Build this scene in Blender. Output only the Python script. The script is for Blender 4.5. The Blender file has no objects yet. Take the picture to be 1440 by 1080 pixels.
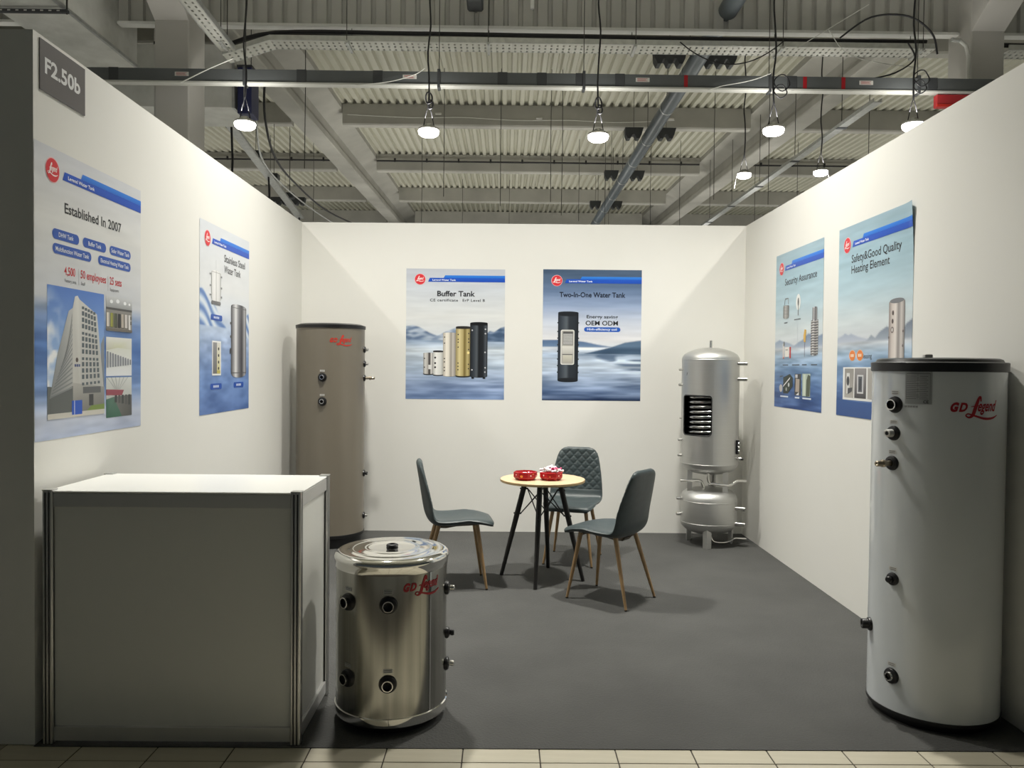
import bpy, bmesh, math, random
import numpy as np
from mathutils import Vector, Matrix

random.seed(7)
sc = bpy.context.scene
COL = sc.collection
PI = math.pi

# ------------------------------------------------------------------ camera
def set_camera():
    yaw, pitch, roll = 0.00886, -0.02084, 0.00983
    f = Vector((math.sin(yaw) * math.cos(pitch), math.cos(yaw) * math.cos(pitch), math.sin(pitch)))
    r = Vector((math.cos(yaw), -math.sin(yaw), 0))
    u = r.cross(f)
    c, s = math.cos(roll), math.sin(roll)
    r2, u2 = c * r + s * u, -s * r + c * u
    cam = bpy.data.cameras.new('camera')
    cam.sensor_width = 36
    cam.sensor_fit = 'HORIZONTAL'
    cam.lens = 1100 / 1440 * 36
    cam.clip_start, cam.clip_end = 0.05, 200
    ob = bpy.data.objects.new('camera', cam)
    COL.objects.link(ob)
    m = Matrix.Identity(4)
    for i in range(3):
        m[i][0], m[i][1], m[i][2] = r2[i], u2[i], -f[i]
    m[2][3] = 1.5
    ob.matrix_world = m
    sc.camera = ob
set_camera()

# ------------------------------------------------------------------ world and hall lights
sc.view_settings.view_transform = 'Standard'
sc.view_settings.look = 'None'
sc.view_settings.gamma = 1.0
sc.view_settings.exposure = 0.0
sc.view_settings.use_curve_mapping = False
w = bpy.data.worlds.new('hall_ambience')
w.use_nodes = True
bg = w.node_tree.nodes['Background']
bg.inputs[0].default_value = (0.80, 0.97, 1.05, 1)
bg.inputs[1].default_value = 0.040
sc.world = w

DOWN, UP = 75.0, 10.0
LIGHT_COL = (1.0, 0.975, 0.90)
def hall_light(x, y, z, down=DOWN, up=UP):
    """a downward beam as from a lamp lens, plus an added uplight to brighten the roof"""
    for pw, s, dz in ((down, 0, -0.13), (up, 1, 0.14)):  # second entry is an added uplight, not part of the lamp
        if pw <= 0:
            continue
        l = bpy.data.lights.new('lamp_or_fill_light', 'AREA')
        l.shape = 'DISK'
        l.size = 0.24
        l.energy = pw
        l.color = LIGHT_COL
        if not s:
            l.spread = math.radians(118)     # beam angle of a high-bay lamp
        o = bpy.data.objects.new('lamp_or_fill_light', l)
        o.location = (x, y, z + dz)
        if s:
            o.rotation_euler = (PI, 0, 0)
        COL.objects.link(o)

LAMPS = [(-3.69, 11.1, 4.93), (-1.11, 11.1, 4.86), (1.28, 11.1, 4.82), (3.76, 11.1, 4.94), (5.74, 11.1, 5.03),
         (4.68, 15.5, 5.40), (6.20, 15.5, 5.47)]
for p in LAMPS:
    hall_light(*p)
for x in (-3.7, -1.0, 1.2, 3.8):             # the row hanging over the stand, above the picture
    hall_light(x, 5.15, 4.95, 88, 32)
for y in (21.5, 27.0, 32.5):                 # unseen rows added behind the back wall to brighten the far ceiling
    for x in (-9.0, -3.5, 1.5, 6.5, 11.5):
        hall_light(x, y, 4.6, 80, 36)
for x in (-9.5, 11.0):  # extra unseen lights added off both sides as fill for ceiling and walls
    for y in (6.0, 13.0):
        hall_light(x, y, 4.9, 90, 10)

# ------------------------------------------------------------------ materials
def lin(c):
    out = []
    for v in c[:3]:
        v = v / 255.0
        out.append(v / 12.92 if v <= 0.04045 else ((v + 0.055) / 1.055) ** 2.4)
    return tuple(out)

def mat(name, col, rough=0.5, metal=0.0, **kw):
    m = bpy.data.materials.new(name)
    m.use_nodes = True
    nt = m.node_tree
    b = nt.nodes['Principled BSDF']
    b.inputs['Base Color'].default_value = (*col, 1)
    b.inputs['Roughness'].default_value = rough
    b.inputs['Metallic'].default_value = metal
    for k, v in kw.items():
        b.inputs[k.replace('_', ' ')].default_value = v
    return m

def noise_mat(name, c1, c2, scale=6, rough=0.6, metal=0.0, bump=0.0, stretch=(1, 1, 1), detail=4, bscale=None, rv=0.0, **kw):
    m = mat(name, c1, rough, metal, **kw)
    nt = m.node_tree
    b = nt.nodes['Principled BSDF']
    tc = nt.nodes.new('ShaderNodeTexCoord')
    mp = nt.nodes.new('ShaderNodeMapping')
    mp.inputs['Scale'].default_value = stretch
    nt.links.new(tc.outputs['Object'], mp.inputs['Vector'])
    n = nt.nodes.new('ShaderNodeTexNoise')
    n.inputs['Scale'].default_value = scale
    n.inputs['Detail'].default_value = detail
    nt.links.new(mp.outputs[0], n.inputs['Vector'])
    r = nt.nodes.new('ShaderNodeValToRGB')
    r.color_ramp.elements[0].position, r.color_ramp.elements[1].position = 0.3, 0.7
    r.color_ramp.elements[0].color = (*c1, 1)
    r.color_ramp.elements[1].color = (*c2, 1)
    nt.links.new(n.outputs['Fac'], r.inputs[0])
    nt.links.new(r.outputs[0], b.inputs['Base Color'])
    if rv:
        mr = nt.nodes.new('ShaderNodeMapRange')
        mr.inputs['To Min'].default_value, mr.inputs['To Max'].default_value = rough - rv, rough + rv
        nt.links.new(n.outputs['Fac'], mr.inputs['Value'])
        nt.links.new(mr.outputs[0], b.inputs['Roughness'])
    if bump:
        n2 = nt.nodes.new('ShaderNodeTexNoise')
        n2.inputs['Scale'].default_value = bscale or scale
        n2.inputs['Detail'].default_value = 5
        nt.links.new(mp.outputs[0], n2.inputs['Vector'])
        bp = nt.nodes.new('ShaderNodeBump')
        bp.inputs['Strength'].default_value = bump
        bp.inputs['Distance'].default_value = 0.02
        nt.links.new(n2.outputs['Fac'], bp.inputs['Height'])
        nt.links.new(bp.outputs[0], b.inputs['Normal'])
    return m

M = {}
M['wall'] = noise_mat('white wall paint', (0.79, 0.78, 0.735), (0.81, 0.80, 0.76), 1.5, 0.55)
M['carpet'] = noise_mat('charcoal carpet', (0.058, 0.058, 0.056), (0.074, 0.074, 0.071), 2.2, 0.95, bump=0.35, bscale=90)
M['tile'] = noise_mat('beige floor tile', (0.46, 0.425, 0.33), (0.53, 0.49, 0.39), 7, 0.4, stretch=(0.4, 5, 1))
M['grout'] = mat('dark grout', (0.06, 0.05, 0.04), 0.9)
M['slab'] = noise_mat('hall floor', (0.36, 0.36, 0.34), (0.43, 0.43, 0.405), 0.6, 0.6)
M['deck'] = noise_mat('cream steel deck', (0.52, 0.51, 0.425), (0.60, 0.59, 0.50), 0.7, 0.55, stretch=(1, 0.2, 1))
M['concrete'] = noise_mat('concrete', (0.37, 0.36, 0.33), (0.47, 0.46, 0.42), 1.1, 0.85, bump=0.08, bscale=8)
M['column'] = noise_mat('painted column', (0.50, 0.485, 0.46), (0.55, 0.535, 0.51), 1.0, 0.7)
M['curtain'] = noise_mat('grey cladding', (0.50, 0.495, 0.47), (0.56, 0.555, 0.53), 0.9, 0.6)
M['whitetrim'] = mat('white trim', (0.88, 0.88, 0.86), 0.5)
M['striptrim'] = mat('pale grey strip', (0.55, 0.55, 0.52), 0.5)
M['trunk'] = noise_mat('dark grey trunking', (0.085, 0.092, 0.095), (0.11, 0.118, 0.122), 1.5, 0.5)
M['trunkdark'] = mat('trunking sleeve', (0.045, 0.048, 0.052), 0.5)
M['alu'] = mat('aluminium', (0.62, 0.62, 0.61), 0.32, 0.9)
M['alu_dark'] = mat('aluminium groove', (0.10, 0.10, 0.10), 0.5, 0.6)
M['galv'] = noise_mat('galvanised steel', (0.55, 0.56, 0.56), (0.68, 0.69, 0.68), 12, 0.42, 0.85)
M['foil'] = noise_mat('foil insulation', (0.72, 0.72, 0.68), (0.88, 0.88, 0.85), 3, 0.33, 0.3, bump=1.0, bscale=3.5)
M['black'] = mat('black plastic', (0.008, 0.008, 0.009), 0.4)
M['cable'] = mat('black cable', (0.015, 0.015, 0.018), 0.5)
M['wire'] = mat('dark wire', (0.06, 0.06, 0.055), 0.5, 0.5)
M['whitecable'] = mat('white cable', (0.65, 0.65, 0.62), 0.5)
M['pipe'] = noise_mat('blue grey pipe', (0.10, 0.12, 0.135), (0.125, 0.145, 0.16), 3, 0.4)
M['darkplate'] = mat('dark plate', (0.035, 0.038, 0.04), 0.6)
M['navy'] = mat('navy blue paint', (0.025, 0.03, 0.10), 0.4)
M['red'] = mat('red paint', (0.42, 0.03, 0.035), 0.4)
M['logo_red'] = mat('dark red print', (0.36, 0.008, 0.016), 0.4)
M['logo_red2'] = mat('bright red print', (0.55, 0.03, 0.02), 0.4)
M['panel'] = noise_mat('white counter panel', (0.70, 0.70, 0.66), (0.73, 0.73, 0.69), 0.8, 0.32)
M['rail'] = mat('satin rail', (0.58, 0.58, 0.57), 0.4, 0.5)
M['countertop'] = mat('white counter top', (0.84, 0.84, 0.81), 0.3)
M['oak'] = noise_mat('light oak', (0.57, 0.41, 0.25), (0.67, 0.50, 0.325), 5, 0.38, stretch=(1.2, 14, 1))
M['oakedge'] = noise_mat('oak edge', (0.36, 0.25, 0.12), (0.45, 0.32, 0.16), 8, 0.5)
M['blackwood'] = mat('black stained wood', (0.012, 0.011, 0.011), 0.38)
M['leather'] = noise_mat('blue grey leatherette', (0.034, 0.047, 0.050), (0.043, 0.058, 0.061), 30, 0.42, bump=0.05, bscale=160)
M['legwood'] = noise_mat('wood print steel', (0.27, 0.165, 0.075), (0.36, 0.235, 0.115), 18, 0.4, stretch=(6, 6, 0.6))
M['legframe'] = mat('brown under frame', (0.09, 0.07, 0.05), 0.5)
def brushed(name, c, rough, aniso=0.6, amt=0.1):
    """brushed stainless sheet: fine horizontal streaks in the roughness"""
    m = noise_mat(name, tuple(v * 0.94 for v in c), c, 3, rough, 1.0, stretch=(1, 1, 60), rv=amt)
    return m
M['steel'] = noise_mat('polished stainless jacket', (0.30, 0.30, 0.275), (0.50, 0.49, 0.45), 26, 0.20, 1.0, stretch=(1, 1, 0.02), detail=3)
M['polish'] = mat('mirror stainless lid', (0.80, 0.79, 0.76), 0.07, 1.0)
M['satin'] = brushed('satin stainless', (0.57, 0.57, 0.555), 0.46, amt=0.08)
M['chrome'] = mat('bright metal', (0.72, 0.71, 0.68), 0.22, 1.0)
M['brass'] = mat('dull brass', (0.42, 0.36, 0.28), 0.3, 1.0)
M['coil'] = mat('bright coil pipe', (0.42, 0.42, 0.42), 0.18, 1.0)
M['white_enamel'] = mat('white enamel', (0.65, 0.68, 0.70), 0.12, Coat_Weight=0.4, Coat_Roughness=0.06)
M['taupe'] = noise_mat('taupe painted steel', (0.172, 0.151, 0.118), (0.188, 0.166, 0.131), 2, 0.3, stretch=(3, 3, 0.3))
M['nameplate'] = mat('silver nameplate', (0.40, 0.41, 0.41), 0.35, 0.4)
M['tag'] = mat('pale tag', (0.62, 0.61, 0.58), 0.5)
M['ink'] = mat('black ink', (0.03, 0.03, 0.03), 0.6)
M['ink_grey'] = mat('grey ink', (0.16, 0.16, 0.16), 0.6)
M['sign_grey'] = mat('grey sign board', (0.13, 0.12, 0.118), 0.5)
M['sign_white'] = mat('white vinyl letter', (0.82, 0.82, 0.82), 0.5)
M['dish_red'] = mat('red lacquer card', (0.36, 0.010, 0.014), 0.25)
M['dot_orange'] = mat('orange dot', (0.85, 0.3, 0.05), 0.4)
M['dot_white'] = mat('white dot', (0.85, 0.7, 0.66), 0.4)
M['sweet_white'] = mat('white wrapper', (0.85, 0.8, 0.83), 0.2)
M['sweet_pink'] = mat('pink wrapper', (0.62, 0.10, 0.22), 0.2)
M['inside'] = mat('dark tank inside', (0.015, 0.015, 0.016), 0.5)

def emission(name, col, s):
    m = bpy.data.materials.new(name)
    m.use_nodes = True
    b = m.node_tree.nodes['Principled BSDF']
    b.inputs['Base Color'].default_value = (0.8, 0.8, 0.8, 1)
    b.inputs['Emission Color'].default_value = (*col, 1)
    b.inputs['Emission Strength'].default_value = s
    return m
M['lens'] = emission('lit lamp lens', (1, 0.96, 0.86), 14)

def print_material():
    m = bpy.data.materials.new('printed paper')
    m.use_nodes = True
    nt = m.node_tree
    b = nt.nodes['Principled BSDF']
    a = nt.nodes.new('ShaderNodeAttribute')
    a.attribute_name = 'ink'
    nt.links.new(a.outputs['Color'], b.inputs['Base Color'])
    b.inputs['Roughness'].default_value = 0.42
    return m
M['print'] = print_material()

def perforated(name, base):
    """galvanised sheet with rows of punched slots (real see-through holes)"""
    m = mat(name, base, 0.45, 0.7)
    nt = m.node_tree
    b = nt.nodes['Principled BSDF']
    out = nt.nodes['Material Output']
    tc = nt.nodes.new('ShaderNodeTexCoord')
    sep = nt.nodes.new('ShaderNodeSeparateXYZ')
    nt.links.new(tc.outputs['Object'], sep.inputs[0])
    def math_node(op, a, bval):
        n = nt.nodes.new('ShaderNodeMath')
        n.operation = op
        nt.links.new(a, n.inputs[0])
        if not hasattr(bval, 'links'):
            n.inputs[1].default_value = bval
        else:
            nt.links.new(bval, n.inputs[1])
        return n.outputs[0]
    sx = math_node('ADD', sep.outputs[0], 50.0)
    fx = math_node('LESS_THAN', math_node('FRACT', math_node('MULTIPLY', sx, 11.0), 0), 0.30)
    sy = math_node('ADD', sep.outputs[1], 50.0)
    fy = math_node('LESS_THAN', math_node('FRACT', math_node('MULTIPLY', sy, 9.0), 0), 0.50)
    hole = math_node('MULTIPLY', fx, fy)
    tr = nt.nodes.new('ShaderNodeBsdfTransparent')
    mx = nt.nodes.new('ShaderNodeMixShader')
    nt.links.new(hole, mx.inputs[0])
    nt.links.new(b.outputs[0], mx.inputs[1])
    nt.links.new(tr.outputs[0], mx.inputs[2])
    nt.links.new(mx.outputs[0], out.inputs['Surface'])
    return m
M['perf'] = perforated('perforated tray steel', (0.72, 0.72, 0.68))

# ------------------------------------------------------------------ mesh helpers
class MB:
    def __init__(self):
        self.v, self.f, self.s = [], [], []
    def add(self, verts, faces, smooth=False):
        o = len(self.v)
        self.v += [tuple(p) for p in verts]
        self.f += [tuple(i + o for i in f) for f in faces]
        self.s += [smooth] * len(faces)
        return self
    def box(self, a, b):
        x0, y0, z0 = a
        x1, y1, z1 = b
        vs = [(x0, y0, z0), (x1, y0, z0), (x1, y1, z0), (x0, y1, z0), (x0, y0, z1), (x1, y0, z1), (x1, y1, z1), (x0, y1, z1)]
        return self.add(vs, [(0, 3, 2, 1), (4, 5, 6, 7), (0, 1, 5, 4), (1, 2, 6, 5), (2, 3, 7, 6), (3, 0, 4, 7)])
    def bbox(self, a, b, r=0.004, seg=2):
        """box with rounded edges"""
        bm = bmesh.new()
        bmesh.ops.create_cube(bm, size=1)
        for v in bm.verts:
            v.co = Vector([a[i] + (v.co[i] + 0.5) * (b[i] - a[i]) for i in range(3)])
        bmesh.ops.bevel(bm, geom=bm.edges[:], offset=r, segments=seg, profile=0.5, affect='EDGES')
        bm.verts.index_update()
        self.add([v.co[:] for v in bm.verts], [[v.index for v in f.verts] for f in bm.faces], False)
        bm.free()
        return self
    def prism(self, pts, axis, d0, d1, smooth=False):
        """closed 2D outline swept along an axis; pts are the two other coordinates in x,y,z order"""
        def p3(p, d):
            q = list(p)
            q.insert(axis, d)
            return tuple(q)
        n = len(pts)
        vs = [p3(p, d0) for p in pts] + [p3(p, d1) for p in pts]
        fs = [(i, (i + 1) % n, n + (i + 1) % n, n + i) for i in range(n)]
        self.add(vs, fs, smooth)
        return self.add(vs, [tuple(reversed(range(n))), tuple(range(n, 2 * n))], False)
    def tube(self, pts, r, n=8, cap=True, closed=False):
        pts = [Vector(p) for p in pts]
        rs = r if isinstance(r, (list, tuple)) else [r] * len(pts)
        k = len(pts)
        vs, prev = [], None
        for i, p in enumerate(pts):
            if closed:
                t = pts[(i + 1) % k] - pts[i - 1]
            else:
                t = pts[min(i + 1, k - 1)] - pts[max(i - 1, 0)]
            t.normalize()
            if prev is None:
                a = Vector((0, 0, 1)) if abs(t.z) < 0.9 else Vector((1, 0, 0))
                u = t.cross(a).normalized()
            else:
                u = (prev - t * prev.dot(t)).normalized()
            prev = u
            w_ = t.cross(u)
            for j in range(n):
                a = 2 * PI * j / n
                vs.append(p + (u * math.cos(a) + w_ * math.sin(a)) * rs[i])
        fs = []
        for i in range(k if closed else k - 1):
            for j in range(n):
                a, b = i * n + j, i * n + (j + 1) % n
                c, d = ((i + 1) % k) * n + (j + 1) % n, ((i + 1) % k) * n + j
                fs.append((a, b, c, d))
        self.add(vs, fs, True)
        if cap and not closed:
            self.add(vs[:n], [tuple(reversed(range(n)))])
            self.add(vs[-n:], [tuple(range(n))])
        return self
    def lathe(self, prof, c=(0, 0, 0), n=48, axis=None, smooth=True, sharp=35):
        """profile of (radius, height) turned about the z axis through c, or about a direction"""
        m = Matrix.Identity(3)
        if axis is not None:
            m = Vector((0, 0, 1)).rotation_difference(Vector(axis)).to_matrix()
        c = Vector(c)
        # split the profile at sharp corners so that shading breaks there
        segs, cur = [], [prof[0]]
        for i in range(1, len(prof)):
            cur.append(prof[i])
            if i < len(prof) - 1:
                a = math.atan2(prof[i][1] - prof[i - 1][1], prof[i][0] - prof[i - 1][0])
                b = math.atan2(prof[i + 1][1] - prof[i][1], prof[i + 1][0] - prof[i][0])
                d = abs((b - a + PI) % (2 * PI) - PI)
                if math.degrees(d) > sharp:
                    segs.append(cur)
                    cur = [prof[i]]
        segs.append(cur)
        for sg in segs:
            vs, fs = [], []
            for (r, h) in sg:
                for j in range(n):
                    a = 2 * PI * j / n
                    vs.append(c + m @ Vector((r * math.cos(a), r * math.sin(a), h)))
            for i in range(len(sg) - 1):
                for j in range(n):
                    j2 = (j + 1) % n
                    q = (i * n + j, i * n + j2, (i + 1) * n + j2, (i + 1) * n + j)
                    if sg[i][0] < 1e-6:
                        q = (q[0], q[2], q[3])
                    elif sg[i + 1][0] < 1e-6:
                        q = (q[0], q[1], q[2])
                    fs.append(q)
            self.add(vs, fs, smooth)
        return self
    def build(self, name, m, parent=None, local=False):
        me = bpy.data.meshes.new(name)
        vs = self.v
        if parent is not None and not local:
            o = origin(parent)
            vs = [(p[0] - o[0], p[1] - o[1], p[2] - o[2]) for p in vs]
        me.from_pydata(vs, [], self.f)
        me.polygons.foreach_set('use_smooth', self.s)
        me.materials.append(M[m] if isinstance(m, str) else m)
        me.update()
        ob = bpy.data.objects.new(name, me)
        COL.objects.link(ob)
        if parent is not None:
            ob.parent = parent
        return ob

def origin(o):
    v = Vector((0, 0, 0))
    while o is not None:
        v += Vector(o.location)
        o = o.parent
    return v

def tag(o, label=None, cat=None, group=None, kind=None):
    if label: o['label'] = label
    if cat: o['category'] = cat
    if group: o['group'] = group
    if kind: o['kind'] = kind
    return o

def thing(name, loc, label, cat, group=None, kind=None):
    o = bpy.data.objects.new(name, None)
    o.location = loc
    o.empty_display_size = 0.1
    COL.objects.link(o)
    return tag(o, label, cat, group, kind)

def arc(c, r, a0, a1, n, plane='xz'):
    out = []
    for i in range(n + 1):
        a = math.radians(a0 + (a1 - a0) * i / n)
        if plane == 'xz':
            out.append((c[0] + r * math.cos(a), c[1], c[2] + r * math.sin(a)))
    return out

def sag(p, q, d, n=10):
    """a cable hanging between two points"""
    p, q = Vector(p), Vector(q)
    return [p.lerp(q, i / n) + Vector((0, 0, -4 * d * (i / n) * (1 - i / n))) for i in range(n + 1)]

# ------------------------------------------------------------------ lettering
_text_cache = {}
def text2d(s, bold=0.0, spacing=1.0):
    """outline of a line of letters as flat triangles: (points, faces)"""
    key = (s, bold, spacing)
    if key in _text_cache:
        return _text_cache[key]
    cu = bpy.data.curves.new('lettering', 'FONT')
    cu.body = s
    cu.size = 1.0
    cu.offset = bold
    cu.space_character = spacing
    cu.resolution_u = 3
    cu.fill_mode = 'FRONT'
    ob = bpy.data.objects.new('lettering', cu)
    COL.objects.link(ob)
    dg = bpy.context.evaluated_depsgraph_get()
    me = bpy.data.meshes.new_from_object(ob.evaluated_get(dg))
    vs = [(v.co.x, v.co.y) for v in me.vertices]
    fs = [tuple(p.vertices) for p in me.polygons]
    bpy.data.objects.remove(ob)
    bpy.data.curves.remove(cu)
    bpy.data.meshes.remove(me)
    _text_cache[key] = (vs, fs)
    return vs, fs
_cap = None
def fit_text(s, u0, v0, u1, cap, bold=0.0, shear=0.0, spacing=1.0):
    """letters from u0 to u1 on the base line v0, capital height cap"""
    global _cap
    if _cap is None:
        _cap = max(p[1] for p in text2d('H')[0])
    vs, fs = text2d(s, bold, spacing)
    x0, x1 = min(p[0] for p in vs), max(p[0] for p in vs)
    kx, ky = (u1 - u0) / (x1 - x0), cap / _cap
    return [(u0 + (p[0] - x0) * kx + shear * p[1] * ky, v0 + p[1] * ky) for p in vs], fs

def stroke2d(path, widths):
    """a brush stroke along 2D points as a strip of quads"""
    n = len(path)
    vs, fs = [], []
    for i, p in enumerate(path):
        a, b = path[max(i - 1, 0)], path[min(i + 1, n - 1)]
        tx, ty = b[0] - a[0], b[1] - a[1]
        l = math.hypot(tx, ty) or 1
        wd = widths[i] / 2
        vs += [(p[0] - ty / l * wd, p[1] + tx / l * wd), (p[0] + ty / l * wd, p[1] - tx / l * wd)]
    for i in range(n - 1):
        fs.append((2 * i, 2 * i + 1, 2 * i + 3, 2 * i + 2))
    return vs, fs

def spline(pts, n=8):
    """Catmull-Rom through points"""
    out = []
    P = [pts[0]] + list(pts) + [pts[-1]]
    for i in range(1, len(P) - 2):
        for k in range(n):
            t = k / n
            q = []
            for c in range(len(pts[0])):
                a, b, d, e = P[i - 1][c], P[i][c], P[i + 1][c], P[i + 2][c]
                q.append(0.5 * (2 * b + (d - a) * t + (2 * a - 5 * b + 4 * d - e) * t * t + (3 * b - a - 3 * d + e) * t ** 3))
            out.append(tuple(q))
    out.append(tuple(pts[-1]))
    return out

def script_logo(gd=True):
    """GD and a brush-script word with a swoosh; unit width, base line at 0"""
    vs, fs = [], []
    def put(r):
        o = len(vs)
        vs.extend(r[0])
        fs.extend([tuple(i + o for i in f) for f in r[1]])
    if gd:
        put(fit_text('G', 0.0, 0.0, 0.135, 0.155, 0.060, 0.25))
        put(fit_text('D', 0.165, 0.0, 0.30, 0.155, 0.045, 0.25))
    put(fit_text('egend', 0.50, 0.01, 0.89, 0.20, 0.022, 0.28))
    lp = spline([(0.575, 0.19, 0.02), (0.565, 0.27, 0.035), (0.53, 0.245, 0.045), (0.47, 0.08, 0.06), (0.42, -0.06, 0.055),
                 (0.35, -0.115, 0.03), (0.29, -0.08, 0.022), (0.33, -0.045, 0.02), (0.45, -0.08, 0.03), (0.66, -0.135, 0.04), (0.84, -0.125, 0.035), (0.97, -0.07, 0.012)], 7)
    put(stroke2d([(p[0], p[1]) for p in lp], [p[2] * 1.15 for p in lp]))
    put(stroke2d([(0.38, 0.09), (0.47, 0.10), (0.56, 0.12)], [0.012, 0.02, 0.012]))
    return vs, fs
LOGO = script_logo()
BADGE = script_logo(False)

def bend(shape, c, r, th0, z0, scale, m, name, parent, sx=1.0):
    """flat lettering wrapped on an upright cylinder: u grows to the viewer's right"""
    mb = MB()
    for rr in (r,):
        vs = []
        for (u, v) in shape[0]:
            a = th0 + (u * scale * sx) / rr
            vs.append((c[0] + rr * math.cos(a), c[1] + rr * math.sin(a), z0 + v * scale))
        mb.add(vs, shape[1])
    return mb.build(name, m, parent)

# ================================================================== STRUCTURE
XL0, XL1 = -1.853, -1.834      # left wall, back and front
YB, YF = 7.13, 3.06
XR = 2.178
HW = 2.80
T = 0.04
def wall_left_x(y):
    return XL0 + (XL1 - XL0) * (YB - y) / (YB - YF)

b = MB()
b.add([(XL0, YB, 0), (XL1, YF, 0), (XL1 - T, YF, 0), (XL0 - T, YB, 0), (XL0, YB, HW), (XL1, YF, 2.787), (XL1 - T, YF, 2.787), (XL0 - T, YB, HW)],
      [(0, 1, 2, 3), (4, 7, 6, 5), (0, 4, 5, 1), (1, 5, 6, 2), (2, 6, 7, 3), (3, 7, 4, 0)])
tag(b.build('wall_left', 'wall'), 'white stand wall on the left carrying two posters', None, None, 'structure')
b = MB().add([(XL0 - T, YB, 0), (XR + T, YB - 0.012, 0), (XR + T, YB + T, 0), (XL0 - T, YB + T, 0),
              (XL0 - T, YB, HW), (XR + T, YB - 0.012, HW + 0.009), (XR + T, YB + T, HW + 0.009), (XL0 - T, YB + T, HW)],
             [(0, 3, 2, 1), (4, 5, 6, 7), (0, 1, 5, 4), (1, 2, 6, 5), (2, 3, 7, 6), (3, 0, 4, 7)])
tag(b.build('wall_back', 'wall'), 'white back wall of the stand', None, None, 'structure')
tag(MB().box((XR, YF, 0), (XR + T, YB - 0.012, HW + 0.009)).build('wall_right', 'wall'), 'white stand wall on the right', None, None, 'structure')
tag(MB().box((-4.2, YF + 0.003, 0), (XL1 - T, YF + T, 2.787)).build('wall_front', 'wall'),
    'unlit partition facing the aisle beside the stand', None, None, 'structure')

# floor of the hall, aisle tiles and stand carpet
fl = thing('floor', (0, 0, -0.008), None, None, None, 'structure')
MB().box((-22, -8, -0.06), (24, 48, -0.0125)).build('floor_slab', 'slab', fl)
MB().box((-4.5, 1.15, -0.0122), (5.0, 3.30, -0.0068)).build('grout', 'grout', fl)
tile_me = None
tx0, ts = -0.451, 0.2995
for r_, (ya, yb) in enumerate(((2.950, 3.245), (2.652, 2.945), (2.354, 2.647), (2.056, 2.349))):
    for k in range(-12, 17):
        xa = tx0 + k * ts
        if tile_me is None or r_ != tile_row:
            t_ = MB().bbox((0.0025, 0, -0.0095), (ts - 0.0025, yb - ya, -0.006), 0.0012, 1).build('tile', 'tile', fl, True)
            t_.location = (xa, ya, 0.0)
            tile_me, tile_row = t_.data, r_
        else:
            t_ = bpy.data.objects.new('tile', tile_me)
            COL.objects.link(t_)
            t_.parent = fl
            t_.location = (xa, ya, 0.0)
        t_.location.z = 0.0102 + random.uniform(-0.0003, 0.0003)

def carpet():
    nx, ny = 60, 60
    x0, x1, y0, y1 = XL1 - 0.0, XR, YF - 0.008, YB
    vs, fs = [], []
    for j in range(ny + 1):
        for i in range(nx + 1):
            x, y = x0 + (x1 - x0) * i / nx, y0 + (y1 - y0) * j / ny
            vs.append((x, y, 0.0006 * math.sin(3 * x + 2 * y) * math.sin(2.3 * y - x) - 0.0006))
    for j in range(ny):
        for i in range(nx):
            a = j * (nx + 1) + i
            fs.append((a, a + 1, a + nx + 2, a + nx + 1))
    mb = MB().add(vs, fs, True)
    # front edge
    e = [vs[i] for i in range(nx + 1)]
    mb.add(e + [(p[0], p[1], -0.011) for p in e], [(i, nx + 1 + i, nx + 2 + i, i + 1) for i in range(nx)])
    o = mb.build('carpet', 'carpet')
    tag(o, 'charcoal grey carpet covering the whole stand floor', 'carpet')
carpet()

# ---- roof of the hall
def zd(y):                                    # underside of the steel deck
    return 8.40 + 0.029 * (y - 20.9)
ceil = thing('ceiling', (0, 0, 8.4), None, None, None, 'structure')
PUR = [4.5, 9.95, 15.4, 20.9, 26.35, 31.85, 37.4, 43.0]
def deck_sheet(y0, y1):
    p, d = 0.225, 0.085
    xs = []
    x = -17.0
    while x < 21.0:
        xs += [(x, 0), (x + 0.095, 0), (x + 0.13, d), (x + 0.19, d)]
        x += p
    n = len(xs)
    vs = [(x, y0, zd(y0) + z) for x, z in xs] + [(x, y1, zd(y1) + z) for x, z in xs]
    MB().add(vs, [(i, n + i, n + i + 1, i + 1) for i in range(n - 1)]).build('deck_sheet', 'deck', ceil)
edges = [-7.0] + PUR
for a, c in zip(edges[:-1], edges[1:]):
    deck_sheet(a, c)
# concrete girders
GX = (-5.02, 7.10)
def girder(x):
    half = [(0.23, 0), (0.25, 0.03), (0.25, 0.17), (0.18, 0.30), (0.18, 0.52), (0.62, 0.72), (0.67, 0.74)]
    def ring(y):
        zb = 7.40 + 0.029 * (y - 17.0)
        top = zd(y) - 0.002
        r = [(x + a, y, zb + h) for a, h in half] + [(x + 0.67, y, top), (x - 0.67, y, top)]
        return r + [(x - a, y, zb + h) for a, h in reversed(half)]
    a, c = ring(12.4), ring(44.0)
    n = len(a)
    mb = MB().add(a + c, [(i, (i + 1) % n, n + (i + 1) % n, n + i) for i in range(n)] + [tuple(range(n)), tuple(reversed(range(n, 2 * n)))])
    mb.build('girder', 'concrete', ceil)
for x in GX:
    girder(x)
for y in PUR[2:-1]:
    for xa, xb in ((-16.5, GX[0] - 0.672), (GX[0] + 0.672, GX[1] - 0.672), (GX[1] + 0.672, 20.5)):
        zt = zd(y)
        mb = MB()
        mb.prism([(y - 0.11, zt - 0.545), (y + 0.11, zt - 0.545), (y + 0.14, zt - 0.51), (y + 0.16, zt - 0.003), (y - 0.16, zt - 0.003), (y - 0.14, zt - 0.51)], 0, xa, xb)
        mb.build('purlin', 'concrete', ceil)
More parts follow.
